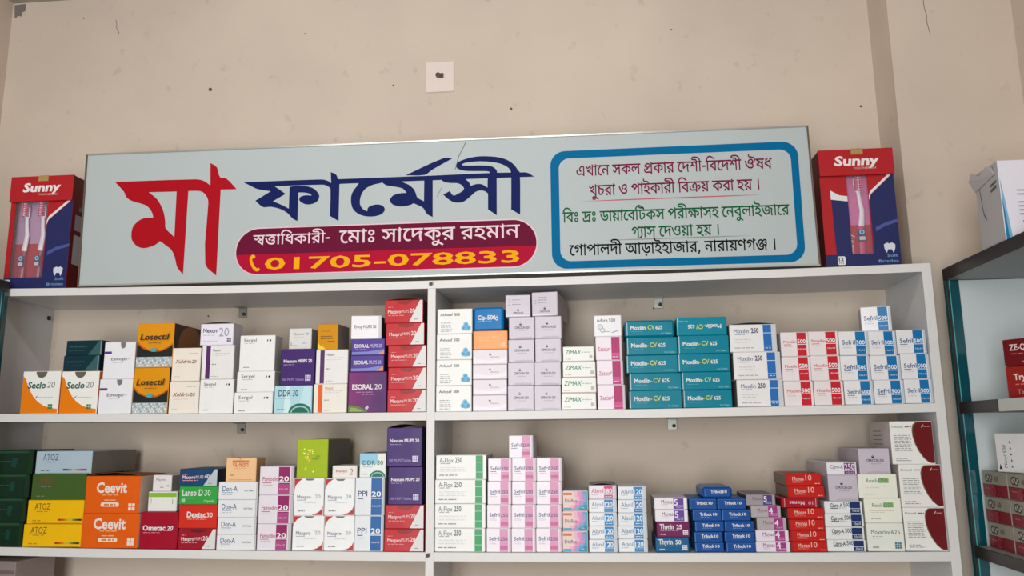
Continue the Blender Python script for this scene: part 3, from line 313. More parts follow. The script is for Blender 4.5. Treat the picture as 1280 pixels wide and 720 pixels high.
plain('pillar', 1.1165, XR, .1, YB, ZF, ZC, WALL)

def crack(name, pts, w, y, parent, c=(120, 100, 88)):
    b = MB(); m = mat(c, .9)
    for i in range(len(pts) - 1):
        (ax, az), (bx, bz) = pts[i], pts[i + 1]; d = Vector((bx - ax, bz - az)).normalized(); n = Vector((-d.y, d.x)) * w / 2
        b.add([(ax - n.x, y, az - n.y), (bx - n.x, y, bz - n.y), (bx + n.x, y, bz + n.y), (ax + n.x, y, az + n.y)], [(0, 1, 2, 3)], m)
    return b.build(name, parent)
crack('crack', [(-.925, 1.407), (-.921, 1.392), (-.923, 1.385), (-.915, 1.372), (-.911, 1.362)], .0014, YB - .0004, wall_back)
crack('crack', [(1.2008, 1.262), (1.2015, 1.236), (1.205, 1.215), (1.2035, 1.2), (1.209, 1.165)], .0014, .0996, wall_back)
b = MB()
b.poly([[(-1.2385, 1.4725), (-1.204, 1.474), (-1.2035, 1.452), (-1.212, 1.449), (-1.214, 1.436), (-1.2265, 1.438), (-1.2285, 1.432), (-1.2345, 1.434)]], mat((120, 112, 110), .8), YB - .0008)
b.build('grey_tape_patch', wall_back)
for (hx, hz, hr) in ((-.6325, 1.1812, .005), (.1971, 1.0829, .003), (1.0785, 1.0442, .0028), (-.12, 1.165, .0022), (-.60, .552, .0022), (.545, .545, .0022), (-1.0225, 1.418, .002), (-.37, 1.33, .0018), (.62, 1.28, .002)):
    b = MB(); b.tube([(hx, YB + .002, hz), (hx, YB - .0015, hz), (hx, YB - .002, hz)], [hr, hr, hr * .7], mat((96, 80, 70), .8), 10); b.build('nail_stub', wall_back)
# painted cover plate with a screw above the sign
t = thing('wall_cover_plate', 'small square cream cover plate with dark screw on wall above the sign', 'cover plate', (.0068, YB, 1.182))
b = MB(); b.box(-.0385, .0385, -.004, 0, -.0435, .0435, mat((228, 212, 203), .6), .0015); b.build('plate', t)
b = MB(); b.tube([(-.004, -.002, .004), (-.004, -.008, .004), (-.004, -.0095, .004)], [.0072, .0066, .003], mat((92, 78, 66), .5, .4), 12); b.box(-.0012, .0105, -.0088, -.0062, -.004, .0075, mat((70, 58, 50), .6)); b.build('screw', t)

# ------------------------------------------------------------------ shelf unit
PLANK={'T': [0.586841, -0.001449, 0.007698], 'U': [0.292731, -0.001106, 0.006061], 'L': [-0.003182, -0.000741, 0.006239]}
def pz(k, x): a, b_, c = PLANK[k]; return a + b_ * x + c * x * x
LAM = mat((205, 206, 208), .38, noise=.02, scale=14); EDGE = mat((226, 222, 219), .42, noise=.03, scale=35)
SX0, SX1 = -1.048, 1.115; DX0, DX1 = .0259, .044
unit = thing('wall_shelf_unit', 'white laminate wall shelf unit filled with medicine boxes', 'shelf', (0, 0, ZF))
def plank(name, k, x0, x1, y0=0.):
    b = MB(); n = 24; th = .018
    xs = [x0 + (x1 - x0) * i / n for i in range(n + 1)]
    vs = []
    for x in xs:
        z = pz(k, x) - ZF
        vs += [(x, y0, z), (x, YB, z), (x, YB, z - th), (x, y0, z - th)]
    top, bot, fr, bk = [], [], [], []
    for i in range(n):
        a, c = 4 * i, 4 * i + 4
        top.append((a, c, c + 1, a + 1)); bot.append((a + 3, a + 2, c + 2, c + 3)); fr.append((a + 3, c + 3, c, a)); bk.append((a + 1, c + 1, c + 2, a + 2))
    b.add(vs, top + bot + bk + [(0, 1, 2, 3), (4 * n + 3, 4 * n + 2, 4 * n + 1, 4 * n)], LAM); b.add(vs, fr, EDGE)
    return b.build(name, unit)
plank('top_panel', 'T', SX0 + .018, SX1 - .0192)
for k in 'UL': plank('shelf_board', k, SX0 + .018, DX0); plank('shelf_board', k, DX1, SX1 - .0192)
PLANK['B'] = (-.305, 0, 0); PLANK['F'] = (-1.15, 0, 0)
for k in 'BF': plank('shelf_board', k, SX0 + .018, DX0); plank('shelf_board', k, DX1, SX1 - .0192)
def upright(name, x0, x1, ztop):
    b = MB(); b.box(x0, x1, 0, YB, 0, ztop - ZF, LAM, .0006, mf=EDGE); b.build(name, unit)
upright('side_panel', SX0, SX0 + .018, .5966); upright('side_panel', SX1 - .0192, SX1, .5952)
upright('divider', DX0, DX1, pz('T', .035) - .0181)
STEEL = mat((165, 165, 158), .35, .8); RUST = mat((88, 66, 52), .7, .3)
for bx, k in ((-.5067, 'T'), (.5574, 'T'), (.5777, 'U'), (-.4957, 'U')):
    z = pz(k, bx) - .018 - ZF; b = MB()
    b.box(bx - .011, bx + .011, YB - .0025, YB - .0002, z - .026, z - .0002, STEEL, .0006)
    b.box(bx - .011, bx + .011, YB - .028, YB - .0025, z - .0022, z - .0002, STEEL, .0006)
    br = b.build('angle_bracket', unit)
    c = MB(); c.tube([(bx + .004, YB - .001, z - .017), (bx + .004, YB - .0055, z - .017), (bx + .004, YB - .007, z - .017)], [.0048, .0044, .002], RUST, 10); s_ = c.build('screw', br)
for (sx, sz, sr) in ((.0325, pz('T', .03) - .0075, .0042), (.031, pz('L', .03) - .006, .0042)):
    b = MB(); b.tube([(sx, .002, sz - ZF), (sx, -.0012, sz - ZF), (sx, -.0018, sz - ZF)], [sr, sr, sr * .6], mat((92, 82, 74), .6, .3), 10)
    b.poly([[(sx - .005, sz - ZF - .006), (sx + .006, sz - ZF - .003), (sx + .0065, sz - ZF + .006), (sx - .001, sz - ZF + .004)]], mat((170, 160, 150), .7), -.0003); b.build('edge_screw', unit)
b = MB(); b.tube([(-1.033, YB - .02, .554 - ZF), (-1.026, YB - .02, .554 - ZF), (-1.0245, YB - .02, .554 - ZF)], [.006, .0055, .003], mat((40, 36, 34), .5), 12); b.build('panel_screw', unit)

# ------------------------------------------------------------------ signboard
SIGN={"red":[[[-0.7417,0.8499],[-0.5379,0.8481],[-0.52,0.8443],[-0.5085,0.8372],[-0.5007,0.8312],[-0.504,0.8874],[-0.4874,0.876],[-0.481,0.8568],[-0.4761,0.8482],[-0.4629,0.8476],[-0.435,0.8193],[-0.4745,0.82],[-0.4734,0.6123],[-0.5019,0.6414],[-0.5033,0.7875],[-0.5063,0.8007],[-0.5159,0.8134],[-0.5272,0.8186],[-0.5547,0.8197],[-0.5546,0.6171],[-0.5701,0.635],[-0.5774,0.6586],[-0.5836,0.6716],[-0.5907,0.6804],[-0.6171,0.6993],[-0.6288,0.6902],[-0.6548,0.6833],[-0.6729,0.6887],[-0.6864,0.7029],[-0.6898,0.7182],[-0.6876,0.7355],[-0.6775,0.7482],[-0.6625,0.7564],[-0.6382,0.7577],[-0.6412,0.7687],[-0.6511,0.7822],[-0.6629,0.7901],[-0.695,0.8006],[-0.7092,0.81],[-0.7171,0.8244]],[[-0.654,0.8206],[-0.584,0.8196],[-0.5821,0.7081],[-0.6052,0.7305],[-0.6072,0.7457],[-0.6123,0.7677],[-0.6228,0.7899],[-0.635,0.8058]]],"blue":[[[[-0.4194,0.8359],[-0.2316,0.8351],[-0.2214,0.8336],[-0.2111,0.8294],[-0.2054,0.8245],[-0.2073,0.8521],[-0.1943,0.8454],[-0.1897,0.8341],[-0.1833,0.8331],[-0.183,0.8223],[-0.1855,0.8214],[-0.1849,0.7329],[-0.2059,0.7455],[-0.2067,0.8104],[-0.2107,0.8157],[-0.2172,0.8198],[-0.2261,0.822],[-0.3425,0.8231],[-0.3147,0.8032],[-0.3447,0.7864],[-0.3317,0.7807],[-0.3186,0.7744],[-0.3055,0.767],[-0.3057,0.8201],[-0.2873,0.8219],[-0.2719,0.8208],[-0.2565,0.8176],[-0.2435,0.8106],[-0.2342,0.7987],[-0.2332,0.791],[-0.2375,0.7823],[-0.2474,0.7768],[-0.26,0.7752],[-0.2716,0.7785],[-0.2794,0.7839],[-0.2814,0.7891],[-0.2786,0.7941],[-0.271,0.7971],[-0.2609,0.7977],[-0.2519,0.7964],[-0.2533,0.7995],[-0.2611,0.8029],[-0.2713,0.8048],[-0.2841,0.8053],[-0.2832,0.7364],[-0.2943,0.7419],[-0.3076,0.7556],[-0.3207,0.7642],[-0.3363,0.7702],[-0.3518,0.7731],[-0.3685,0.7732],[-0.3878,0.7893],[-0.351,0.8111],[-0.3744,0.8154],[-0.3874,0.819],[-0.4007,0.826]]],[[[-0.1898,0.834],[0.0342,0.8332],[0.2509,0.8321],[0.2707,0.8208],[0.0343,0.8219],[-0.1895,0.8222]]],[[[-0.1341,0.8254],[-0.1451,0.8131],[-0.1548,0.7982],[-0.1568,0.7804],[-0.1526,0.7625],[-0.1422,0.7508],[-0.127,0.7434],[-0.1083,0.7407],[-0.0909,0.7426],[-0.0798,0.7485],[-0.0755,0.7559],[-0.0789,0.7635],[-0.0877,0.7682],[-0.0989,0.7689],[-0.1101,0.766],[-0.1162,0.7612],[-0.1173,0.7536],[-0.1261,0.7578],[-0.1339,0.7682],[-0.1354,0.7796],[-0.1321,0.7947],[-0.1236,0.8071],[-0.1075,0.8162],[-0.085,0.8209],[-0.0813,0.8245]]],[[[-0.0825,0.8208],[-0.0724,0.814],[-0.0523,0.8099],[-0.0348,0.8048],[-0.0252,0.7943],[-0.0421,0.7937],[-0.057,0.7892],[-0.0643,0.7807],[-0.0629,0.773],[-0.0553,0.7664],[-0.0416,0.7624],[-0.0267,0.7628],[-0.0132,0.7661],[-0.009,0.7687],[0.0029,0.763],[0.0141,0.7563],[0.0228,0.7422],[0.0364,0.7342],[0.0356,0.8261],[0.0158,0.8256],[0.0156,0.7725],[0.0002,0.782],[-0.0036,0.7922],[-0.0087,0.8025],[-0.02,0.8131],[-0.0338,0.82],[-0.0376,0.8253],[-0.0851,0.826]]],[[[-0.0285,0.8366],[0.0611,0.8746],[0.0814,0.8727],[0.0341,0.8473],[0.0169,0.8357]]],[[[0.0565,0.8209],[0.064,0.8163],[0.0787,0.8136],[0.0935,0.8125],[0.1033,0.8076],[0.109,0.7998],[0.1058,0.7936],[0.0862,0.7831],[0.0813,0.7858],[0.0759,0.7948],[0.0604,0.7866],[0.0716,0.7761],[0.0838,0.7681],[0.0961,0.7659],[0.1083,0.7684],[0.1229,0.7791],[0.1351,0.7899],[0.1473,0.7932],[0.1571,0.7908],[0.1643,0.785],[0.1642,0.7476],[0.1842,0.7332],[0.1845,0.8269],[0.1638,0.8265],[0.1632,0.7989],[0.1522,0.8068],[0.1413,0.809],[0.1303,0.807],[0.1241,0.8047],[0.1205,0.8132],[0.1143,0.8197],[0.1082,0.825],[0.059,0.8258]]],[[[0.218,0.8192],[0.2173,0.7456],[0.2376,0.7325],[0.238,0.8322],[0.2339,0.8374],[0.2255,0.8504],[0.211,0.8624],[0.1916,0.8701],[0.172,0.8735],[0.1475,0.8751],[0.1254,0.8731],[0.1032,0.8672],[0.0914,0.86],[0.0899,0.8537],[0.0946,0.8472],[0.1082,0.842],[0.1278,0.8402],[0.1572,0.8389],[0.167,0.8372],[0.1689,0.8346],[0.1657,0.8302],[0.1845,0.8294],[0.1853,0.837],[0.1817,0.8434],[0.1744,0.8488],[0.1646,0.8518],[0.1425,0.8532],[0.1205,0.8537],[0.1057,0.8551],[0.1032,0.857],[0.1106,0.8605],[0.1327,0.8628],[0.1524,0.8625],[0.172,0.8603],[0.1915,0.8557],[0.2061,0.8487],[0.2145,0.8408],[0.2176,0.8331]]]],"phone":[[-0.3879,0.6593],[-0.393,0.6545],[-0.3943,0.6466],[-0.3907,0.6356],[-0.3852,0.6256],[-0.3779,0.6195],[-0.3709,0.6199],[-0.368,0.6231],[-0.3717,0.6277],[-0.3752,0.6263],[-0.3804,0.6304],[-0.3859,0.6404],[-0.3883,0.6484],[-0.3848,0.6499],[-0.3805,0.6521],[-0.3817,0.6571]],"corners":[[-0.8205,0.9235],[0.883,0.9142],[0.8869,0.5897],[-0.8139,0.5932]],"cap":[[-0.3726,0.7218],[0.219,0.7196],[0.218,0.6119],[-0.3674,0.614],[-0.4281,0.6705],[0.2736,0.6665]],"capmid":[[-0.424,0.6646],[0.2726,0.6592]],"frame":[[0.3079,0.8299],[0.857,0.7426],[0.583,0.8788],[0.5883,0.6044]],"frin":[[0.3268,0.8196],[0.8409,0.7432],[0.5822,0.8609],[0.5891,0.6213]],"lines":[[[0.3658,0.8201],[0.7991,0.8159]],[[0.3934,0.7714],[0.7715,0.7704]],[[0.334,0.7106],[0.8293,0.711]],[[0.4855,0.6708],[0.6789,0.6713]],[[0.3473,0.6342],[0.7978,0.6337]],[[-0.3871,0.682],[-0.2027,0.6822]],[[-0.1807,0.6815],[0.2356,0.6779]]],"num":[[-0.3571,0.6235],[0.235,0.6218]],"numtop":[[-0.3584,0.6514],[0.2353,0.6475]],"rul":[[[0.3752,0.759],[0.7708,0.758]],[[0.4226,0.6661],[0.7463,0.6671]]],"scratch":[[0.1126,0.9098],[0.0958,0.8756],[0.0884,0.845],[0.0569,0.8041],[0.0458,0.7816]]}
sign = thing('signboard', 'long grey pharmacy signboard with red and blue Bengali lettering on shelf top', 'sign', (.033, -.005, .5935))
OFF = Vector((.033, .5935)); SC = [(p[0] - OFF.x, p[1] - OFF.y) for p in SIGN['corners']]
def sp(p): return (p[0] - OFF.x, p[1] - OFF.y)
SC[3] = (SC[3][0], max(SC[3][1], .0016)); SC[2] = (SC[2][0], max(SC[2][1], .0016))
PANEL = mat((180, 188, 188), .5, noise=.03, scale=7, spec=.3)
def quadbox(mb, q, y0, y1, m):
    vs = [(p[0], y, p[1]) for y in (y0, y1) for p in q]
    mb.add(vs, [(3, 2, 1, 0), (4, 5, 6, 7), (0, 1, 5, 4), (1, 2, 6, 5), (2, 3, 7, 6), (3, 0, 4, 7)], m)
def inset(q, d):
    return [(q[0][0] + d, q[0][1] - d), (q[1][0] - d, q[1][1] - d), (q[2][0] - d, q[2][1] + d), (q[3][0] + d, q[3][1] + d)]
IN = inset(SC, .0035)
b = MB(); quadbox(b, IN, .0015, .048, PANEL); b.build('face_panel', sign, fix=True)
ALU = mat((196, 194, 188), .3, .7); ALUD = mat((112, 98, 86), .45, .5)
for nm, i, j, m in (('frame_rail', 0, 1, ALU), ('frame_stile', 1, 2, ALUD), ('frame_rail', 2, 3, ALU), ('frame_stile', 3, 0, ALUD)):
    b = MB(); quadbox(b, [SC[i], SC[j], IN[j], IN[i]], -.0012, .05, m); b.build(nm, sign, fix=True)
RED = mat((172, 16, 30), .6, spec=.08); NAVY = mat((22, 32, 88), .6, spec=.08); MAR = mat((106, 18, 52), .6, spec=.08); CRIM = mat((178, 16, 52), .6, spec=.08); YEL = mat((240, 170, 20), .6, spec=.08); FRB = mat((0, 104, 152), .6, spec=.08); WHT = mat((232, 205, 214), .6, spec=.08)
def decal(loops, m, layer, nm, sm=True):
    b = MB()
    def ar(l): return sum(l[i][0] * l[(i + 1) % len(l)][1] - l[(i + 1) % len(l)][0] * l[i][1] for i in range(len(l)))
    L = []
    for grp in loops:
        for k, l in enumerate(grp):
            q = smooth([sp(p) for p in l]); L.append(q if (ar(q) > 0) == (k == 0) else q[::-1])
    b.fill(L, m, .0015 - .0003 * layer)
    return b.build(nm, sign)
decal([SIGN['red']], RED, 1, 'red_headline')
decal(SIGN['blue'], NAVY, 1, 'blue_headline')
# owner capsule
cp = SIGN['cap']; cx0, cx1 = sp(cp[4])[0], sp(cp[5])[0]; cz1 = (sp(cp[0])[1] + sp(cp[1])[1]) / 2; cz0 = (sp(cp[2])[1] + sp(cp[3])[1]) / 2; czm = sum(sp(p)[1] for p in SIGN['capmid']) / 2
outl = rrect(cx0, cx1, cz0, cz1, (cz1 - cz0) / 2 - .0005, 12)
b = MB(); b.poly([rrect(cx0 - .003, cx1 + .003, cz0 - .003, cz1 + .003, (cz1 - cz0) / 2 + .002, 12)], mat((222, 190, 200), .4), .0012)
b.poly([outl], MAR, .0009)
low = [p for p in outl if p[1] <= czm + .0002]; low.sort(key=lambda p: math.atan2(p[1] - czm - .001, p[0] - (cx0 + cx1) / 2))
b.poly([low], CRIM, .0006); capsule = b.build('owner_capsule', sign)
for i, nm in ((5, 'owner_title'), (6, 'owner_name')):
    b = MB(); (ax, az), (bx, bz) = [sp(p) for p in SIGN['lines'][i]]; bangla(b, LINES[i], ax, bx, (az + bz) / 2, .047 if i == 6 else .037, WHT, .0001, 8); b.build(nm, capsule)
b = MB(); (ax, az), (bx, bz) = [sp(p) for p in SIGN['num']]; z1_ = sum(sp(p)[1] for p in SIGN['numtop']) / 2; z0_ = (az + bz) / 2
latin(b, '01705-078833', ax, z0_, z1_ - z0_, YEL, .0001, w=bx - ax, bold=.018); b.build('phone_number', capsule)
b = MB(); b.poly([smooth([sp(p) for p in SIGN['phone']])], YEL, .0001); b.build('handset_symbol', capsule)
# blue rounded frame with the notices
fo, fi = [sp(p) for p in SIGN['frame']], [sp(p) for p in SIGN['frin']]
b = MB(); b.poly([rrect(fo[0][0], fo[1][0], fo[3][1], fo[2][1], .034, 8), rrect(fi[0][0], fi[1][0], fi[3][1], fi[2][1], .024, 8)], FRB, .0011)
b.build('blue_border', sign)
NC = (mat((120, 24, 66), .6, spec=.08), mat((120, 24, 66), .6, spec=.08), mat((10, 92, 52), .6, spec=.08), mat((10, 92, 52), .6, spec=.08), mat((18, 18, 26), .6, spec=.08))
for i in range(5):
    b = MB(); (ax, az), (bx, bz) = [sp(p) for p in SIGN['lines'][i]]
    bangla(b, LINES[i], ax, bx, (az + bz) / 2, .038 if i != 2 else .0372, NC[i], .0011, 10); b.build('notice_line', sign)
for (p, q), m in zip(SIGN['rul'], (mat((190, 60, 78), .5), mat((135, 135, 135), .5))):
    b = MB(); (ax, az), (bx, bz) = sp(p), sp(q); n = 2; z = (az + bz) / 2; h = .0011
    b.poly([[(ax, z), (ax + .08, z - h), (bx - .08, z - h), (bx, z), (bx - .08, z + h), (ax + .08, z + h)]], m, .0011); b.build('underline', sign)
b = MB(); pts = [sp(p) for p in SIGN['scratch']]
crack('scratch', pts[:3], .0012, .0004, sign, (110, 104, 100)); crack('scratch', pts[3:], .0012, .0004, sign, (150, 150, 146))

# ------------------------------------------------------------------ carton artwork
class Art:
    """prints on the front of a carton: u,v run 0..1 over the face, h is in units of the carton's width"""
    def __init__(s, mb, W, H, y, x0, c):
        s.mb, s.W, s.H, s.y, s.x0, s.c, s.k = mb, W, H, y, x0, c, 0
    def yy(s): s.k += 1; return s.y - .00009 * s.k - .00006
    def X(s, u): return s.x0 + s.c + u * (s.W - 2 * s.c)
    def Z(s, v): return s.c + v * (s.H - 2 * s.c)
    def R(s, u0, v0, u1, v1, c, r=.45): s.P([(u0, v0), (u1, v0), (u1, v1), (u0, v1)], c, r)
    def P(s, pts, c, r=.45): s.mb.poly([[(s.X(u), s.Z(v)) for u, v in pts]], mat(c, min(r, .34), spec=.3, bump=.5), s.yy())
    def E(s, u, v, r, c, rv=None, a0=0, a1=360):
        s.mb.poly([ell(s.X(u), s.Z(v), r * s.W, (rv or r) * s.W, a0, a1)], mat(c), s.yy())
    def T(s, t, u, v, h, c, w=None, bold=0, rot=0, slant=0):
        latin(s.mb, t, s.X(u), s.Z(v), h * s.W, mat(c), s.yy(), w=None if w is None else w * s.W, bold=bold, rot=rot, slant=slant)
    def L(s, u, v, w, c, h=.018, n=None):
        """a line of unreadably fine print: word-long dashes"""
        rnd = random.Random(int(u * 997 + v * 7919 + w * 31)); x = u; y = s.yy(); m = mat(c, .5)
        while x < u + w - .01:
            d = min(rnd.uniform(.05, .13), u + w - x)
            s.mb.poly([[(s.X(x), s.Z(v)), (s.X(x + d), s.Z(v)), (s.X(x + d), s.Z(v) + h * s.W), (s.X(x), s.Z(v) + h * s.W)]], m, y); x += d + .022
    def G(s, u, v, d, c, n=3):
        """small square grid mark"""
        q = d / n; y = s.yy(); m = mat(c); k = s.W / s.H
        for i in range(n):
            for j in range(n):
                a, b_ = u + i * q, v + j * q * k
                s.mb.poly([[(s.X(a), s.Z(b_)), (s.X(a + q * .84), s.Z(b_)), (s.X(a + q * .84), s.Z(b_ + q * .84 * k)), (s.X(a), s.Z(b_ + q * .84 * k))]], m, y)
W_ = (226, 223, 222); DK = (60, 58, 70); GR = (150, 148, 152)
def band(a, name, num, c, ct, u0, u1, white=True, line=.40, hn=.13, hnum=.13, numc=(245, 245, 248), tag_=True, wn=None):
    a.R(u0, 0, u1, 1, c)
    wn = wn or (u0 - .12)
    a.T(name, .08, line + .03, hn, ct, w=wn, bold=.012)
    a.R(.08, line - .05, .08 + wn * .6, line - .025, ct)
    a.L(.1, line - .13, wn * .7, (185, 180, 185))
    if num: a.T(num, u0 + .02, line + .02, hnum, numc, w=(u1 - u0) * .84, bold=.018)
    a.R(u0 - .0, line - .04, min(1, u1 + .08), line - .015, (238, 238, 242))
    if tag_: a.T('10x10', u0 + .05, line - .26, .05, (225, 225, 235), w=(u1 - u0) * .72, bold=.01)
def style(st, a):
    """draw the printed front; returns nothing, colours of the body come from BODY"""
    if st == 'seclo':
        a.P([(0, 0), (1, 0), (1, .1), (.8, .125), (.62, .18), (.46, .27), (.32, .4), (.2, .57), (.13, .7), (.08, .82), (0, .9)], (240, 128, 12))
        a.T('Seclo', .14, .6, .155, (18, 100, 70), w=.48, bold=.03, slant=.12); a.T('20', .67, .61, .15, (120, 130, 130), w=.2, slant=.12)
        a.P([(.38, .4), (.41, .36), (.45, .44), (.41, .39)], (50, 60, 55)); a.L(.46, .37, .4, (200, 190, 180)); a.G(.74, .1, .13, (40, 125, 45), 2)
        a.P([(.5 + .15 * math.cos(math.radians(180 + i * 18)), 1 + .15 * math.sin(math.radians(180 + i * 18))) for i in range(11)], (108, 98, 88), .7)
    elif st == 'dkteal':
        a.P([(.62, 0), (.92, 1), (1, 1), (1, 0)], (60, 98, 98)); a.L(.08, .55, .5, (50, 84, 92), .03); a.L(.08, .3, .45, (48, 78, 86)); a.R(.965, 0, 1, 1, (120, 150, 160))
    elif st == 'esmogel':
        a.R(0, .68, .24, .75, (92, 66, 140)); a.T('Esmogel', .24, .5, .085, (70, 72, 90), w=.5, bold=.01); a.L(.3, .43, .35, (190, 186, 190)); a.P([(.52, 1), (.54, .88), (.6, .82), (.68, .86), (.7, 1)], (130, 122, 116), .7); a.L(.7, .52, .18, (205, 203, 206), .03)
    elif st == 'losectil':
        a.P([(0, .22), (1, .22), (1, .5), (.86, .42), (.7, .36), (.52, .34), (.34, .37), (.15, .43), (0, .54)], (34, 40, 40))
        a.P([(0, .54), (.15, .43), (.34, .37), (.52, .34), (.7, .36), (.86, .42), (1, .5), (1, .54), (.85, .45), (.68, .39), (.5, .375), (.33, .4), (.15, .47), (0, .6)], (205, 92, 10))
        a.R(0, 0, 1, .23, (196, 204, 204), .25)
        for r in range(4):
            for k in range(13):
                u = .03 + k * .0745 + (r % 2) * .037
                a.P([(u, .012 + r * .055), (u + .026, .036 + r * .055), (u, .06 + r * .055), (u - .026, .036 + r * .055)], (236, 240, 240) if (k + r) % 3 else (150, 168, 170), .25) if u < .98 else None
        a.E(.5, .385, .1, (90, 160, 165), .05); a.T('Losectil', .1, .62, .16, (40, 30, 20), w=.76, bold=.012, slant=.2); a.L(.34, .54, .34, (150, 95, 10))
    elif st == 'xeldrin':
        a.T('Xeldrin', .1, .54, .12, (140, 40, 40), w=.55, bold=.012, slant=.2); a.T('20', .7, .54, .11, (70, 40, 40), w=.16, bold=.01, slant=.2); a.L(.14, .44, .5, (215, 190, 180)); a.L(.6, .84, .3, (190, 180, 172)); a.L(.1, .12, .2, (205, 195, 188))
    elif st == 'nexum20':
        a.T('Nexum', .07, .6, .12, (50, 44, 84), w=.45, bold=.02); a.T('20', .57, .4, .25, (160, 154, 170), w=.3); a.L(.08, .45, .36, (190, 186, 196)); a.L(.08, .16, .45, (196, 194, 200)); a.G(.83, .12, .14, (110, 104, 120), 2)
    elif st in ('stripepurple', 'stripeorange'):
        c = (88, 40, 104) if st == 'stripepurple' else (238, 98, 30)
        a.R(.12, 0, .26, 1, c); a.T('Nexum' if st == 'stripepurple' else 'Ometid', .33, .83, .07, (100, 88, 96) if st == 'stripepurple' else (205, 110, 60), w=.24, bold=.01); a.L(.33, .76, .55, (205, 198, 204)); a.L(.33, .7, .48, (210, 206, 208)); a.L(.32, .42, .14, (150, 146, 150), .03); a.L(.32, .06, .22, (170, 166, 170))
    elif st == 'sergel':
        hh = .08; top = 1 - .16 * a.W / a.H
        a.T('Sergel', .1, top, hh, (84, 84, 92), w=.36, bold=.008); a.L(.12, top - .06 * a.W / a.H, .3, (190, 188, 190)); a.R(.78, top, .81, top + .05 * a.W / a.H, DK); a.R(.85, top, .9, top + .05 * a.W / a.H, (30, 30, 36)); a.L(.12, .08, .16, (150, 150, 154), .025)
    elif st in ('ddr', 'ddrs'):
        if st == 'ddrs': a.R(0, .55, .7, 1, (150, 205, 232)); 
        else:
            a.P([(.25, 0), (.45, 0), (.4, 1), (.3, 1)], (214, 238, 240)); a.P([(.6, 0), (1, 0), (1, 1), (.8, 1)], (196, 230, 236))
        a.T('DDR 30', .1, .62 if st == 'ddr' else .52, .16, (36, 84, 120) if st == 'ddr' else (60, 110, 70), w=.52 if st == 'ddr' else .78, bold=.015); a.L(.1, .53 if st == 'ddr' else .42, .42, (140, 180, 196)); a.L(.07, .1, .22, (80, 110, 130), .025)
        cx, r = (.7, .31); k = a.W / a.H
        a.P([(cx + r * math.cos(math.radians(i * 9)), .0 + r * .78 * k * math.sin(math.radians(i * 9))) for i in range(21) if cx + r * math.cos(math.radians(i * 9)) <= 1.0] + ([(1, 0)] if cx + r > 1 else []), (20, 110, 92))
        a.P([(cx + .25 * math.cos(math.radians(i * 9)), .0 + .18 * k * math.sin(math.radians(i * 9))) for i in range(21)], (150, 205, 190)); a.P([(cx + .22 * math.cos(math.radians(i * 9)), .0 + .14 * k * math.sin(math.radians(i * 9))) for i in range(21)], (16, 104, 90))
    elif st == 'nexump':
        a.T('Nexum', .07, .63, .085, W_, w=.38, bold=.03); a.T('MUPS 20', .5, .63, .085, W_, w=.42, bold=.03); a.L(.07, .56, .36, (160, 140, 190)); a.T('100 MUPS Tablets', .06, .12, .065, (176, 160, 205), w=.62); a.G(.74, .11, .18, (215, 205, 232))
    elif st == 'nexums':
        a.T('Nexum 20', .18, .68, .12, (128, 128, 134), w=.68); a.L(.2, .58, .5, (190, 190, 194)); a.R(.08, .14, .1, .36, (60, 60, 66)); a.R(.08, .14, .4, .17, (80, 80, 86)); a.L(.62, .26, .2, GR, .03)
    elif st == 'gold':
        a.L(.14, .72, .5, (150, 105, 15), .03); a.L(.14, .5, .6, (120, 84, 10), .05); a.L(.14, .42, .66, (120, 84, 10), .05); a.L(.5, .3, .35, (120, 84, 10), .04); a.P([(0, 0), (.4, 0), (.3, .1), (.12, .16), (0, .3)], (250, 215, 60), .25)
    elif st == 'esoral20':
        for i in range(10):
            u = i * .1; t = i / 9; a.P([(u, 0), (u + .1, 0), (u + .1, 1), (u, 1)], (int(132 - 52 * t), int(40 - 10 * t), int(114 - 14 * t))); a.k -= 1
        a.k += 1
        a.T('ESORAL', .09, .57, .125, W_, w=.54, bold=.03); a.T('20', .69, .57, .13, W_, w=.19); a.L(.2, .49, .44, (180, 130, 170)); a.L(.34, .43, .36, (170, 120, 165))
        a.P([(0, 0), (.52, 0), (.44, .06), (.3, .13), (.16, .165), (0, .17)], (100, 130, 60)); a.P([(.03, .02), (.4, .02), (.32, .06), (.2, .1), (.05, .12)], (150, 170, 90)); a.P([(.5, .05), (.55, .11), (.52, .17), (.44, .1)], (205, 190, 200))
    elif st == 'esoralm':
        a.P([(0, 0), (.8, 0), (1, .22), (1, .34), (.5, .2), (0, .18)], (128, 134, 200)); a.P([(.78, 0), (1, 0), (1, .3), (.9, .14)], (238, 150, 50)); a.T('ESORAL', .08, .46, .1, W_, w=.44, bold=.03); a.T('MUPS 20', .56, .46, .1, (196, 180, 225), w=.36, bold=.015); a.L(.1, .32, .34, (170, 160, 210))
    elif st == 'enop':
        a.T('Enop', .1, .46, .1, (92, 80, 110), w=.26, bold=.012); a.T('MUPS 20', .4, .46, .1, (80, 60, 100), w=.42, bold=.022); a.L(.1, .38, .5, (190, 184, 196)); a.R(.92, 0, 1, 1, (205, 200, 205))
    elif st in ('maxred', 'maxdark', 'maxblue'):
        a.P([(.64, 0), (1, 0), (1, 1), (.93, 1)], W_ if st != 'maxblue' else (190, 200, 205))
        if st != 'maxblue': a.P([(.3, 1), (.34, .86), (.55, .8), (.72, .9), (.74, 1)], (150, 24, 32) if st == 'maxred' else (110, 16, 30), .4)
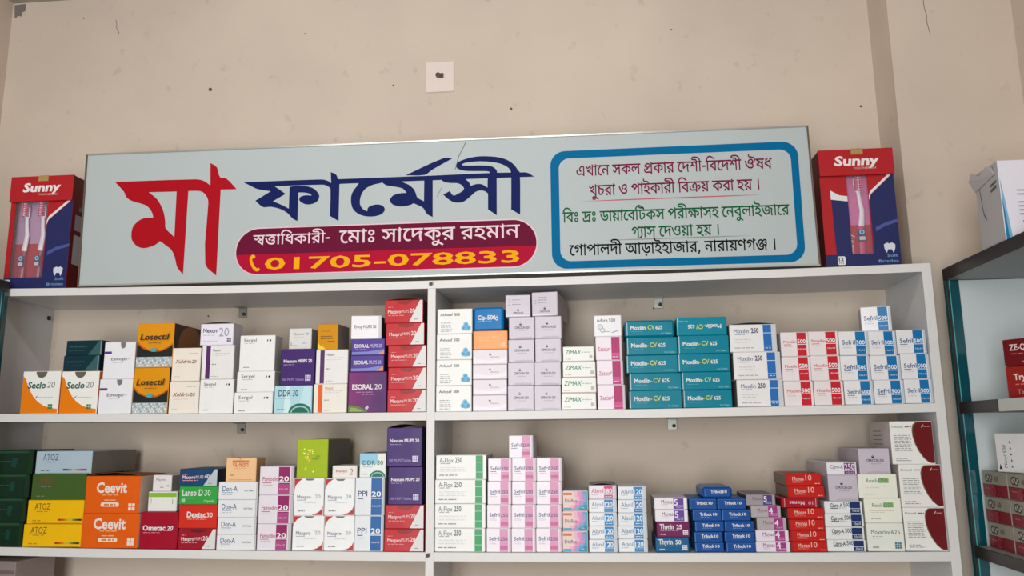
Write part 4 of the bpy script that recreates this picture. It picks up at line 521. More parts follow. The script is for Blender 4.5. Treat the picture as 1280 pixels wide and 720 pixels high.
        a.T('Maxpro', .07, .42, .085, (238, 205, 205), w=.34, bold=.02); a.T('MUPS', .43, .44, .075, (238, 205, 205), w=.2); a.T('20' if st != 'maxblue' else '40', .66, .44, .1, (240, 215, 215), w=.13, bold=.02); a.L(.08, .3, .42, (230, 150, 150)); a.L(.08, .68, .12, (225, 140, 140)); a.L(.78, .12, .12, GR)
    elif st == 'avlosef':
        a.T('Avlosef', .07, .73, .075, (84, 84, 90), w=.36, bold=.022); a.T('500', .49, .73, .075, (70, 70, 78), w=.16, bold=.025)
        for i, w in enumerate((.3, .28, .3, .34, .3)): a.L(.09, .42 - i * .085, w, (178, 176, 176) if i % 2 else (140, 138, 140), .016)
        for u, v, r in ((.83, .36, .07), (.77, .22, .07), (.9, .22, .075)): a.E(u, v, r, (120, 190, 222)); a.E(u + .01, v - .02, r * .7, (72, 160, 208))
        a.E(.84, .17, .05, (96, 176, 216))
    elif st == 'cip':
        a.T('Cip-500', .09, .47, .14, W_, w=.6, bold=.03); a.E(.83, .5, .055, W_); a.P([(.8, .53), (.83, .68), (.86, .53)], W_); a.E(.83, .5, .03, (0, 120, 190)); a.L(.1, .38, .55, (120, 190, 225))
    elif st == 'cipor':
        a.T('Ciprocin 500', .08, .58, .07, (250, 200, 140), w=.62, bold=.01); a.L(.08, .46, .4, (250, 196, 130)); a.G(.82, .12, .13, (252, 210, 160), 2)
    elif st == 'opwide':
        a.P([(0, .02), (.25, .06), (.6, .02), (1, .2), (1, .5), (.8, .3), (.5, .22), (0, .42)], (236, 228, 233), .25); emblem(a, .5, .7, .035); a.T('CIPROCIN-500', .5, .44, .035, (120, 110, 125), w=.26)
    elif st == 'opx':
        emblem(a, .45, .7, .055); a.T('CIPROCIN-250', .22, .47, .09, (66, 60, 76), w=.56, bold=.02); a.L(.34, .38, .38, (150, 140, 156), .014); a.P([(.2, 0), (.9, 0), (.96, .06), (.6, .09), (.25, .07)], (192, 180, 192))
    elif st == 'opflap':
        for i in range(3): a.L(.08, .78 - i * .12, .12, (150, 142, 154), .02); a.L(.26, .78 - i * .11, .34, (130, 122, 136), .022)
        emblem(a, .5, .32, .05); a.T('CIPROCIN-250', .3, .14, .06, (90, 84, 98), w=.4, bold=.015); a.R(.02, 0, .98, .05, (236, 230, 236))
    elif st == 'zimax':
        a.T('ZIMAX', .05, .5, .13, (24, 130, 72), w=.5, bold=.012, slant=.2); a.L(.6, .6, .28, (190, 188, 190), .03); a.L(.05, .14, .2, (196, 170, 160)); a.R(.86, .2, .96, .42, (186, 182, 184)); a.R(0, .0, 1, .03, (190, 120, 110))
    elif st == 'adora':
        a.T('Adora 500', .08, .7, .12, (64, 70, 90), w=.68, bold=.01)
        for u, v, r in ((.22, .45, .1), (.3, .28, .09)): a.E(u, v, r, (150, 158, 180)); a.E(u, v, r * .8, W_)
        a.R(.36, .2, .58, .23, (160, 166, 186)); a.P([(.62, .16), (.85, .28), (.9, .24), (.66, .14)], (170, 176, 194))
    elif st == 'teri':
        a.R(.6, 0, .93, 1, (178, 22, 100)); a.R(.6, .06, .93, .3, (205, 70, 140)); a.T('Tericef', .05, .42, .11, (190, 60, 120), w=.5, bold=.01, slant=.1); a.R(.06, .38, .48, .4, (190, 60, 120)); a.L(.64, .1, .2, (240, 200, 220), .03)
        a.R(.93, 0, 1, 1, (205, 200, 204))
    elif st in ('moxcv', 'moxflip'):
        r = 180 if st == 'moxflip' else 0
        if not r:
            a.T('Moxilin', .08, .44, .078, W_, w=.31, bold=.03); a.T('-', .40, .44, .08, (205, 200, 60), bold=.02); a.T('CV', .46, .44, .088, (205, 205, 70), w=.14, bold=.02); a.T('625', .63, .45, .07, W_, w=.14, bold=.025); a.L(.1, .28, .24, (60, 160, 168), .012); a.T('10 x 5 Tablets', .75, .08, .03, (160, 215, 220), w=.2)
        else:
            a.T('Moxilin', .9, .6, .078, W_, w=.31, bold=.03, rot=180); a.T('-', .58, .6, .08, (205, 200, 60), bold=.02, rot=180); a.T('CV', .53, .6, .088, (205, 205, 70), w=.14, bold=.02, rot=180); a.T('625', .36, .59, .07, W_, w=.14, bold=.025, rot=180); a.T('10 x 5 Tablets', .22, .84, .03, (160, 215, 220), w=.18, rot=180)
        a.R(0, 0, .014, 1, (196, 214, 216))
    elif st == 'mox250':
        a.R(.72, 0, .9, 1, (34, 108, 182)); a.R(.72, .68, .95, .7, (220, 230, 240)); a.R(.72, .18, .9, .2, (190, 214, 236)); a.R(.9, 0, 1, 1, (206, 206, 210))
        a.T('Moxilin', .08, .7, .085, (88, 104, 140), w=.32, bold=.008); a.T('250', .46, .7, .1, (74, 78, 96), w=.16, bold=.03); a.L(.1, .63, .22, (150, 160, 190)); a.L(.1, .44, .35, (205, 204, 206)); a.L(.1, .34, .3, (205, 204, 206)); a.L(.08, .12, .42, (172, 172, 178)); a.L(.75, .1, .12, (180, 210, 235))
    elif st == 'moxred': band(a, 'Moxilin', '500', (200, 32, 46), (205, 70, 90), .58, .93, line=.52, hn=.1, hnum=.14)
    elif st == 'sefril': band(a, 'Sefril', '500', (24, 116, 176), (40, 76, 130), .56, .9, line=.42, hn=.15, hnum=.14); a.R(.93, 0, 1, 1, (198, 202, 208))
    elif st == 'sefpink': band(a, 'Sefril', '250', (222, 150, 186), (70, 78, 130), .54, .9, line=.46, hn=.14, hnum=.13, numc=(120, 80, 130)); a.R(.56, .1, .88, .26, (200, 100, 150)); a.R(.93, 0, 1, 1, (220, 200, 212))
    elif st == 'aflox':
        a.R(.8, 0, .945, 1, (46, 160, 92)); a.R(.8, .7, .97, .72, (190, 225, 200)); a.R(.8, .28, .97, .3, (190, 225, 200)); a.T('A-Flox', .06, .7, .09, (110, 128, 118), w=.28, bold=.005); a.T('250', .38, .7, .1, (90, 100, 92), w=.14, bold=.02); a.L(.08, .64, .2, (170, 176, 172)); a.L(.07, .48, .55, (214, 213, 211), .012); a.L(.07, .4, .5, (214, 213, 211), .012); a.L(.07, .32, .55, (216, 215, 213), .012); a.L(.06, .14, .36, (140, 140, 138), .018)
    elif st == 'diaflex':
        pal = [(236, 206, 196), (236, 178, 200), (228, 140, 186), (160, 150, 200), (70, 160, 195), (16, 136, 172)]
        for p in range(12):
            for q in range(7):
                u, v = (p + .5) / 12, (q + .5) / 7
                t = max(0, min(1, (u - .35) * 1.1 + abs(v - .55) * .25 + (.55 * max(0, .45 - v) * 1.6))); k = int(t * 5.99)
                if u < .3 and v < .2: k = 4
                a.P([(p / 12, q / 7), ((p + 1) / 12, q / 7), ((p + 1) / 12, (q + 1) / 7), (p / 12, (q + 1) / 7)], pal[k]); a.k -= 1
        a.k += 1
        a.R(.0, .8, .36, .93, (205, 110, 40)); a.T('Diaflex', .06, .42, .13, (84, 70, 110), w=.5, bold=.008); a.L(.62, .46, .2, (140, 90, 150)); a.L(.74, .12, .16, (200, 230, 240))
    elif st in ('alan120', 'alan180'):
        c = (26, 128, 190) if st == 'alan120' else (214, 60, 122)
        a.R(.55, 0, .88, 1, c); a.R(.9, 0, 1, 1, (200, 204, 210)); a.T('Alanil', .08, .46, .14, (120, 140, 170) if st == 'alan120' else (200, 90, 130), w=.42, bold=.008); a.L(.08, .3, .24, (150, 160, 180), .02); a.T('120' if st == 'alan120' else '180', .565, .4, .17, (230, 238, 244), w=.29, bold=.025); a.R(.55, .3, .92, .34, (220, 230, 240)); a.L(.6, .12, .24, (200, 220, 236), .03)
    elif st in ('monas5', 'monas5g', 'monas4', 'monas4g'):
        c = (104, 62, 152) if '5' in st else (168, 52, 130)
        if st == 'monas5g': c = (74, 62, 118)
        a.R(.58, 0, .9, 1, c); a.T('Monas', .2, .5, .11, (150, 70, 110), w=.34, bold=.008); a.R(.2, .42, .42, .44, (170, 110, 150)); a.L(.2, .26, .2, (180, 176, 180), .015); a.T('5' if '5' in st else '4', .6, .34, .18, (236, 226, 240), bold=.02); a.R(.58, .3, .96, .33, (225, 215, 230)); a.T('10x10', .66, .1, .05, (220, 205, 228), w=.2)
    elif st in ('thy25', 'thy50'):
        n = st[3:]; a.T('Thyrin', .08, .54, .14, W_, w=.42, bold=.03); a.T(n, .6, .54, .12, W_, w=.17, bold=.03); a.L(.1, .4, .58, (190, 150, 185) if n == '25' else (140, 190, 215), .014); a.L(.1, .12, .16, (220, 200, 215), .03); a.G(.8, .12, .17, (230, 222, 232))
    elif st == 'trilock':
        a.T('Trilock', .24, .46, .1, W_, w=.42, bold=.03); a.T('10', .72, .47, .09, W_, w=.14, bold=.025); a.L(.26, .3, .34, (120, 160, 205), .014); a.R(0, 0, .02, 1, (90, 140, 195)); a.R(.0, .97, 1, 1, (70, 124, 190))
    elif st in ('monas10', 'monasflip'):
        if st == 'monasflip': a.T('Monas', .62, .68, .09, (235, 190, 195), w=.4, bold=.02, rot=180); a.T('10', .85, .68, .09, (235, 190, 195), w=.12, rot=180); a.R(.06, 0, .08, 1, (215, 150, 155)); a.R(.92, 0, .94, 1, (215, 150, 155))
        else: a.T('Monas', .18, .45, .1, (238, 190, 180), w=.32, bold=.01); a.T('10', .56, .45, .15, (240, 176, 160), w=.17, bold=.008); a.R(.18, .37, .42, .4, (230, 150, 140)); a.L(.18, .24, .3, (226, 120, 105), .015); a.L(.82, .12, .14, (240, 180, 170), .02); a.R(0, 0, .02, 1, (150, 28, 24))
    elif st == 'cipro500':
        a.R(.68, 0, .96, 1, (28, 52, 104)); a.R(.68, .38, .98, .42, (226, 226, 232)); a.T('Cipro-A', .14, .52, .1, (40, 44, 66), w=.32, bold=.02); a.T('500', .5, .56, .11, (60, 70, 100), w=.17, bold=.012); a.R(.14, .4, .36, .46, (40, 44, 66)); a.L(.38, .42, .18, (170, 172, 182), .015); a.T('10x10', .74, .12, .06, (215, 220, 232), w=.18, bold=.01)
    elif st == 'cipro250':
        a.R(.58, 0, .96, 1, (128, 46, 118)); a.T('Cipro-A', .1, .5, .12, (90, 84, 110), w=.42, bold=.008); a.T('250', .6, .4, .2, (236, 226, 236), w=.33, bold=.012); a.R(.58, .3, 1, .34, (226, 220, 226)); a.L(.1, .34, .3, (180, 176, 184), .018); a.T('10x10', .66, .08, .06, (225, 205, 225), w=.24)
    elif st == 'roxilid':
        a.R(.52, .64, .8, .86, (150, 190, 130)); a.T('Roxilid', .2, .66, .1, (90, 130, 96), w=.34, bold=.005); a.T('250', .56, .66, .1, (70, 120, 70), w=.2); a.R(.14, .5, .8, .515, (196, 140, 120)); a.L(.16, .42, .4, (205, 200, 186), .012); a.L(.14, .14, .3, (176, 168, 156), .018)
    elif st == 'moxaclav':
        a.T('Moxaclav', .1, .62, .115, (96, 122, 130), w=.5, bold=.008); a.T('625', .66, .62, .11, (96, 110, 116), w=.24); a.L(.12, .52, .3, (170, 178, 178)); a.L(.12, .45, .22, (190, 192, 190)); a.T('Tablets', .1, .1, .06, (90, 94, 94), w=.18, bold=.01); a.G(.74, .08, .19, (30, 118, 140))
    elif st == 'leaf':
        o_ = [(1, 1), (1, .02), (.94, .01), (.86, .04), (.76, .13), (.66, .28), (.58, .46), (.535, .64), (.53, .8), (.56, .92), (.63, .985), (.75, 1)]
        a.P([(max(0, u - .025) if u < .99 else u, min(1, v + .012) if v > .5 else max(0, v - .0)) for u, v in o_], (120, 108, 74)); a.P(o_, (112, 24, 28), .35)
        a.T('Fimoxil', .03, .86, .05, (120, 106, 106), w=.26, bold=.005); a.L(.34, .87, .16, (150, 60, 60), .025); a.P([(.74, .86), (.78, .93), (.8, .93), (.76, .86)], (225, 200, 200)); a.R(.8, .88, .95, .895, (205, 160, 160))
        for i in range(9): a.L(.06, .67 - i * .045, .38 + .02 * (i % 3), (110, 106, 104), .012)
        a.L(.06, .12, .3, (130, 126, 122), .014); a.L(.06, .07, .38, (140, 136, 132), .014)
    elif st in ('atozy', 'atozs', 'atozg'):
        a.T('ATOZ' if st != 'atozg' else 'ATOZ M', .12, .6, .1, {'atozy': (120, 92, 8), 'atozs': (60, 90, 130), 'atozg': (130, 60, 40)}[st], w=.28, bold=.005); a.L(.16, .5, .2, (170, 140, 40) if st == 'atozy' else (120, 130, 130), .014); a.L(.1, .1, .16, (180, 140, 10) if st == 'atozy' else (110, 120, 120), .018)
        if st != 'atozg':
            for i, c in enumerate(((170, 40, 20), (205, 70, 20), (226, 120, 20), (220, 180, 40), (190, 190, 60), (110, 130, 50), (50, 90, 50), (40, 50, 40))): u = (.56 if st == 'atozy' else .5) + i * .054; a.R(u, .12, u + .055, .2, c if st == 'atozy' else ((40, 50, 50), (50, 100, 80), (120, 160, 90), (215, 190, 60), (226, 140, 60), (215, 90, 60), (190, 50, 50), (150, 40, 60))[i])
            a.R(.1, .0, .98, .02, (140, 105, 5) if st == 'atozy' else (140, 150, 150))
    elif st == 'ceevit':
        a.T('Ceevit', .2, .56, .165, (240, 226, 214), w=.56, bold=.028); a.L(.32, .48, .3, (245, 170, 110)); a.P([(.3, .2), (.32, .17), (.62, .17), (.64, .2), (.64, .26), (.62, .29), (.32, .29), (.3, .26)], (240, 222, 206)); a.L(.36, .2, .22, (225, 120, 50), .03); a.L(.36, .34, .22, (245, 190, 140), .014); a.G(.82, .07, .13, (240, 222, 210), 2)
    elif st == 'ometac':
        a.T('Ometac', .06, .5, .125, W_, w=.6, bold=.03); a.T('20', .72, .5, .11, W_, w=.15, bold=.03, slant=.2); a.L(.08, .43, .45, (214, 120, 140))
    elif st == 'smallw':
        a.T('Maxrin', .16, .66, .12, (160, 120, 140), w=.5, bold=.008); a.L(.2, .58, .4, (200, 180, 190)); a.L(.4, .2, .2, GR, .04); a.P([(.72, .34), (.9, .26), (.88, .36)], (60, 60, 66))
    elif st == 'greentop':
        a.R(0, .74, 1, .97, (142, 188, 58)); a.R(.05, .3, .07, .68, (130, 134, 130)); a.R(.1, .4, .11, .66, (160, 164, 160)); a.R(.86, .36, .88, .64, (140, 170, 130)); a.R(.5, .46, .51, .54, (150, 150, 150))
    elif st == 'dextac':
        a.T('Dextac', .2, .46, .13, W_, w=.5, bold=.035); a.T('30', .74, .46, .11, (245, 215, 205), w=.15, bold=.015); a.L(.22, .36, .52, (236, 150, 130))
    elif st == 'lanso':
        a.T("Lanso D", .07, .48, .15, W_, w=.54, bold=.02); a.T('30', .67, .48, .14, (210, 236, 205), w=.16, bold=.005); a.L(.08, .32, .3, (140, 205, 145)); a.G(.06, .08, .1, (190, 225, 185), 2); a.T('Capsule', .66, .1, .06, (205, 235, 205), w=.26, slant=.2)
    elif st == 'dona':
        a.T('Don-A', .09, .46, .125, (50, 96, 140), w=.38, bold=.008); a.R(.09, .37, .36, .4, (60, 110, 160)); a.L(.09, .24, .26, (180, 184, 188), .014); a.T('10x10 Tablets', .67, .46, .04, (100, 98, 100), w=.22, bold=.008); a.R(.975, 0, 1, 1, (196, 194, 194))
    elif st == 'omidon':
        bangla(a.mb, LINES[7], a.X(.2), a.X(.76), a.Z(.6), .34 * a.W, mat((205, 96, 40)), a.yy(), 8); a.L(.24, .54, .46, (215, 140, 90), .014); a.L(.14, .24, .14, (170, 130, 90), .03); a.R(.1, .05, .9, .07, (190, 140, 95))
    elif st == 'famodin': band(a, 'Famodin', '20', (150, 28, 98), (176, 80, 120), .56, .9, line=.46, hn=.11, hnum=.13); a.R(.56, 0, .9, .38, (176, 70, 132)); a.T('10x10', .6, .16, .05, (225, 190, 215), w=.24); a.R(.94, 0, 1, 1, (200, 190, 198))
    elif st == 'lime':
        for i in range(22):
            rnd = random.Random(i); a.E(.36 + rnd.uniform(-.18, .2), .5 + rnd.uniform(-.36, .36), rnd.uniform(.012, .032), (246, 236, 70) if i % 3 else (250, 246, 160))
        a.E(.36, .5, .05, (240, 190, 40)); a.R(.5, .48, .72, .5, (120, 150, 20)); a.R(.62, .54, .74, .58, (130, 160, 20))
    elif st == 'maxw':
        a.P([(0, 1), (.28, 1), (.12, .9), (.03, .8), (0, .68)], (196, 50, 50)); a.P([(1, 0), (.62, 0), (.82, .06), (.94, .14), (1, .26)], (196, 50, 50)); a.P([(.35, 1), (.42, .95), (.62, .95), (.7, 1)], (120, 112, 110), .7)
        a.T('Maxpro', .1, .45, .105, (110, 108, 130), w=.46, bold=.008); a.T('20', .72, .46, .11, (150, 148, 166), w=.18); a.R(.1, .4, .4, .415, (150, 148, 170)); a.L(.36, .33, .4, (200, 198, 206)); a.L(.14, .1, .24, (96, 94, 104), .025)
    elif st == 'petex':
        a.T('Petex', .14, .46, .09, (190, 60, 60), w=.46, bold=.015); a.L(.16, .3, .34, (214, 150, 150), .018); a.E(.78, .6, .07, (200, 120, 110)); a.E(.76, .56, .05, W_); a.P([(.68, .2), (.86, .2), (.8, .5)], (205, 190, 184))
    elif st == 'ppi': band(a, 'PPI', '20', (30, 100, 168), (60, 80, 120), .55, .93, line=.48, hn=.17, hnum=.16, wn=.32); a.R(.95, 0, 1, 1, (190, 196, 206))
    elif st == 'dkgreen':
        a.R(0, .9, 1, 1, (44, 74, 52)); a.L(.3, .5, .3, (40, 70, 60), .02); a.P([(.6, .3), (.7, .25), (.72, .7), (.62, .66)], (20, 66, 58)); a.R(.93, 0, 1, 1, (24, 54, 26))
    elif st == 'zeq':
        a.T('ZE-Q', .1, .58, .1, (226, 200, 196), w=.27, bold=.02); a.L(.12, .42, .4, (180, 90, 88)); a.L(.3, .1, .3, (200, 130, 125))
    elif st == 'tryp':
        a.T('Tryptin', .12, .58, .1, (235, 205, 195), w=.42, bold=.025); a.L(.14, .42, .46, (205, 110, 95)); a.T('Tab', .16, .12, .08, (214, 150, 135), w=.18)
    elif st == 'mery':
        a.T('Meryl 500', .34, .1, .1, (70, 70, 74), w=.5, rot=90, slant=.15); a.P([(.06, .06), (.16, .06), (.1, .2)], (30, 30, 34))
        for i in range(5): a.P([(.48, .12 + i * .16), (.54, .12 + i * .16), (.51, .18 + i * .16)], (50, 50, 54))
    elif st == 'drop':
        a.R(0, 0, 1, .48, (122, 18, 34)); a.R(0, .46, 1, .5, (96, 14, 28))
        for u, v, r in ((.2, .74, .08), (.32, .7, .07), (.26, .8, .06), (.38, .78, .05)): a.E(u, v, r, (50, 56, 48)); a.E(u, v, r * .55, (176, 170, 154))
        a.T('60', .52, .64, .09, (96, 96, 84), w=.14, bold=.01); a.E(.46, .24, .09, (176, 60, 70)); a.E(.46, .24, .075, (122, 18, 34)); a.L(.14, .3, .2, (190, 90, 95))
def emblem(a, u, v, r):
    k = a.W / a.H
    a.P([(u - r, v), (u - r * .7, v - r * 1.1 * k), (u + r * .7, v - r * 1.1 * k), (u + r, v)], (60, 54, 68)); a.P([(u - r * .8, v + .1 * r * k), (u, v + r * 1.1 * k), (u + r * .8, v + .1 * r * k), (u + r * .4, v + r * .3 * k), (u - r * .4, v + r * .3 * k)], (150, 140, 154))
LEFT_, TOPC = {}, {}
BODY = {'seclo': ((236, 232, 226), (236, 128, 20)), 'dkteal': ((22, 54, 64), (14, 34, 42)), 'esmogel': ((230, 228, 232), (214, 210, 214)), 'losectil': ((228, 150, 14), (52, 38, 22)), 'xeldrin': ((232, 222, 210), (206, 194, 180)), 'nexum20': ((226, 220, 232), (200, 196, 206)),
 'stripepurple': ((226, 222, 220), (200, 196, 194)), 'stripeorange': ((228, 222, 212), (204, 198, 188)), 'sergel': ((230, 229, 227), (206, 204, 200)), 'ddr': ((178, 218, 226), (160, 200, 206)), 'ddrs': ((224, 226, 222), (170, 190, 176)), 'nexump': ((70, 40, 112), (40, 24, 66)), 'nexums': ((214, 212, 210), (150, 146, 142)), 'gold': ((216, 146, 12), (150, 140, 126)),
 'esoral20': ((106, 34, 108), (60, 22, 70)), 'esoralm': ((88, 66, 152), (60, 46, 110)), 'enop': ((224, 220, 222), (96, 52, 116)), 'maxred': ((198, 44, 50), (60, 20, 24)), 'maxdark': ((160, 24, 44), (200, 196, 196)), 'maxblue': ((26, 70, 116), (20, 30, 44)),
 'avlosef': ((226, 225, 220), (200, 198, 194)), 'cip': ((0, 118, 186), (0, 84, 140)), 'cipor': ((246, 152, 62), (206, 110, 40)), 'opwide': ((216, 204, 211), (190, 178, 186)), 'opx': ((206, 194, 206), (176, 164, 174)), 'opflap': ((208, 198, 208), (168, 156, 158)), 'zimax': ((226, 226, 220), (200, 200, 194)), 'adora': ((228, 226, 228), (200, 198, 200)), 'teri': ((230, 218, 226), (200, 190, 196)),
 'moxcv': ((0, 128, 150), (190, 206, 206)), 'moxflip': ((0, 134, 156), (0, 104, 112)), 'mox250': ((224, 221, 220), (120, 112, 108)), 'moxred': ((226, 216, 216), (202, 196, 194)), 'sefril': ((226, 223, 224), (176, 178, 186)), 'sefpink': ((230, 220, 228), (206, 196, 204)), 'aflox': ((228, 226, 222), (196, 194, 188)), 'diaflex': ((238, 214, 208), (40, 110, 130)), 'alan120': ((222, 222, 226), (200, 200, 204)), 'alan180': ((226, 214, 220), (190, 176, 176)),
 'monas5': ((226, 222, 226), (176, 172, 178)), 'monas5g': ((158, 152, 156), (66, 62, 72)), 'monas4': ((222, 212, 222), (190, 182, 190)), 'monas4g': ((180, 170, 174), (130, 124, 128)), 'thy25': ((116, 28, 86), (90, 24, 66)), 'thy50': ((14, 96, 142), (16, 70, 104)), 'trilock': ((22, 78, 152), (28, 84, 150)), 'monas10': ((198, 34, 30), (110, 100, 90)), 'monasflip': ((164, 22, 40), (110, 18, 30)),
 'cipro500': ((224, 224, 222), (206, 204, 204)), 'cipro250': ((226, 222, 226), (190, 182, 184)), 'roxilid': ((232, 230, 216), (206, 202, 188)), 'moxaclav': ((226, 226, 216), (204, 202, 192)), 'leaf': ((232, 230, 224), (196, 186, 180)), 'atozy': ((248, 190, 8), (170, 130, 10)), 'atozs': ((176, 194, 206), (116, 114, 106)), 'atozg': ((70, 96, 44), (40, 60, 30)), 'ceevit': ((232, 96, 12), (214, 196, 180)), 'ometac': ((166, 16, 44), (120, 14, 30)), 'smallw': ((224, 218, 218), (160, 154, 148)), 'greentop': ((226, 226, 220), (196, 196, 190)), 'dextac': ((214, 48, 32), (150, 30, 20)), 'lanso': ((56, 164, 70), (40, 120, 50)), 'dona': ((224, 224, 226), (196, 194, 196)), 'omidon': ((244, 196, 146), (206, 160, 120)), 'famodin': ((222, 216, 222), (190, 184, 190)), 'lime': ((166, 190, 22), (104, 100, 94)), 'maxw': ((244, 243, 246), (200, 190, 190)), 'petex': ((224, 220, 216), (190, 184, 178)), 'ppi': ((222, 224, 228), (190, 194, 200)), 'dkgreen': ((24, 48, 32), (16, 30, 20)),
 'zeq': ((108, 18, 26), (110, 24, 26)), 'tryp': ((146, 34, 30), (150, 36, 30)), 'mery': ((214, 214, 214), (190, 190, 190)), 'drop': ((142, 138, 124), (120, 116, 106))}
GLOSS = {'gold': .22, 'lime': .25, 'dkgreen': .18, 'trilock': .3, 'monas10': .28, 'monas5': .3, 'monas4': .3, 'maxred': .28, 'nexump': .32, 'losectil': .3}
GROUPS = {'moxcv': 'teal boxes on the upper shelf', 'sefril': 'blue striped white boxes on the upper shelf', 'sefpink': 'pink striped boxes on the lower shelf', 'opx': 'mauve boxes', 'alan120': 'low boxes with blue stripes', 'trilock': 'low blue boxes', 'monas10': 'low red boxes', 'maxred': 'red and white boxes', 'moxred': 'red striped white boxes', 'cipro500': 'navy striped white boxes', 'avlosef': 'white boxes right of the divider', 'aflox': 'green striped white boxes', 'dona': 'low white boxes with blue lettering', 'leaf': 'maroon leaf boxes', 'zimax': 'low white boxes with green lettering', 'sergel': 'plain white boxes', 'opwide': 'low pale pink boxes', 'nexump': 'dark purple boxes', 'famodin': 'plum striped boxes', 'maxw': 'red cornered white boxes', 'dkgreen': 'dark green boxes', 'teri': 'magenta striped boxes', 'mox250': 'large blue striped white boxes', 'diaflex': 'pink and turquoise boxes', 'seclo': 'white and orange boxes', 'esmogel': 'white boxes with purple bars', 'losectil': 'golden boxes', 'xeldrin': 'cream boxes', 'ceevit': 'orange boxes', 'atozy': 'yellow boxes', 'ppi': 'white boxes with blue stripes', 'monas4': 'magenta striped low boxes', 'monas5': 'violet striped low boxes', 'roxilid': 'cream boxes with green marks', 'esoralm': 'violet boxes', 'drop': 'beige and red boxes in the glass cabinet'}

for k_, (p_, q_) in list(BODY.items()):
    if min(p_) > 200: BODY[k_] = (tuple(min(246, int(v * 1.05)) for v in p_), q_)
def carton(st, x0, x1, z0, z1, yf, d, yaw, lid, rnd, label):
    W, H = x1 - x0, z1 - z0
    base, side = BODY[st]; ro = GLOSS.get(st, .3)
    SPC = .22 if sum(base) < 330 else .4
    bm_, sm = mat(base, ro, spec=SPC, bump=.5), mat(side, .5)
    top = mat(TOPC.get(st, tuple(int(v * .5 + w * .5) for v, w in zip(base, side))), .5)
    yf += random.uniform(-.001, .0022)
    mb = MB(); c = .0045 if rnd else .0013
    if rnd:
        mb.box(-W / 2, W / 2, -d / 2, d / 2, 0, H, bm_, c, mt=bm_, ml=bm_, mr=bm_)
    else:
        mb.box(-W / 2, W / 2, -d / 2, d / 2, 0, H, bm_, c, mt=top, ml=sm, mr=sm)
    a = Art(mb, W, H, -d / 2, -W / 2, c)
    style(st, a)
    yw = math.radians(yaw)
    if st == 'losectil':   # the brown disc printed on the long side
        m2 = mat((128, 74, 22), .4); T = Matrix.Translation((W / 2 + .0002, .004, H * .52)) @ Matrix.Rotation(math.pi / 2, 4, 'Z')
        mb.poly([ell(0, 0, .058, H * .47)], m2, 0, T)
    if st == 'leaf':
        m2 = mat((140, 50, 50), .5); T = Matrix.Translation((-W / 2 - .0002, 0, 0)) @ Matrix.Rotation(-math.pi / 2, 4, 'Z')
        mb.poly([[(-.035, .012), (.045, .012), (.045, .03), (-.035, .03)]], m2, 0, T)
        for i in range(4): mb.poly([[(-.04, H * .45 + i * .009), (.02 - .004 * i, H * .45 + i * .009), (.02 - .004 * i, H * .45 + i * .009 + .0022), (-.04, H * .45 + i * .009 + .0022)]], mat((150, 120, 116), .5), 0, T)
    o = mb.build('medicine_box')
    # the measured front face stays where it is, the carton turns about its front centre
    o.location = ((x0 + x1) / 2 - math.sin(yw) * d / 2, yf + math.cos(yw) * d / 2, z0); o.rotation_euler = (0, 0, yw)
    tag(o, label, 'box', GROUPS.get(st))
    if lid:                # an arched, half-open top flap
        b = MB(); n = 10; vs = []
        for i in range(n + 1):
            u = i / n; x = -W / 2 + .001 + (W - .002) * u; h = H + .0003 + lid * math.sin(math.pi * u)
            vs += [(x, -d / 2 + .002, h), (x, d / 2 - .002, h * .35 + (H + .0003) * .65), (x, d / 2 - .002, h * .35 + (H + .0003) * .65 + .0006), (x, -d / 2 + .002, h + .0006)]
        fs = []
        for i in range(n):
            p, q = 4 * i, 4 * i + 4; fs += [(p, q, q + 1, p + 1), (p + 1, q + 1, q + 2, p + 2), (p + 2, q + 2, q + 3, p + 3), (p + 3, q + 3, q, p)]
        fs += [(0, 1, 2, 3), (4 * n, 4 * n + 3, 4 * n + 2, 4 * n + 1)]
        b.add(vs, fs, mat(tuple(int(v * .45 + 30) for v in base), .6)); b.build('lid_flap', o)
    return o
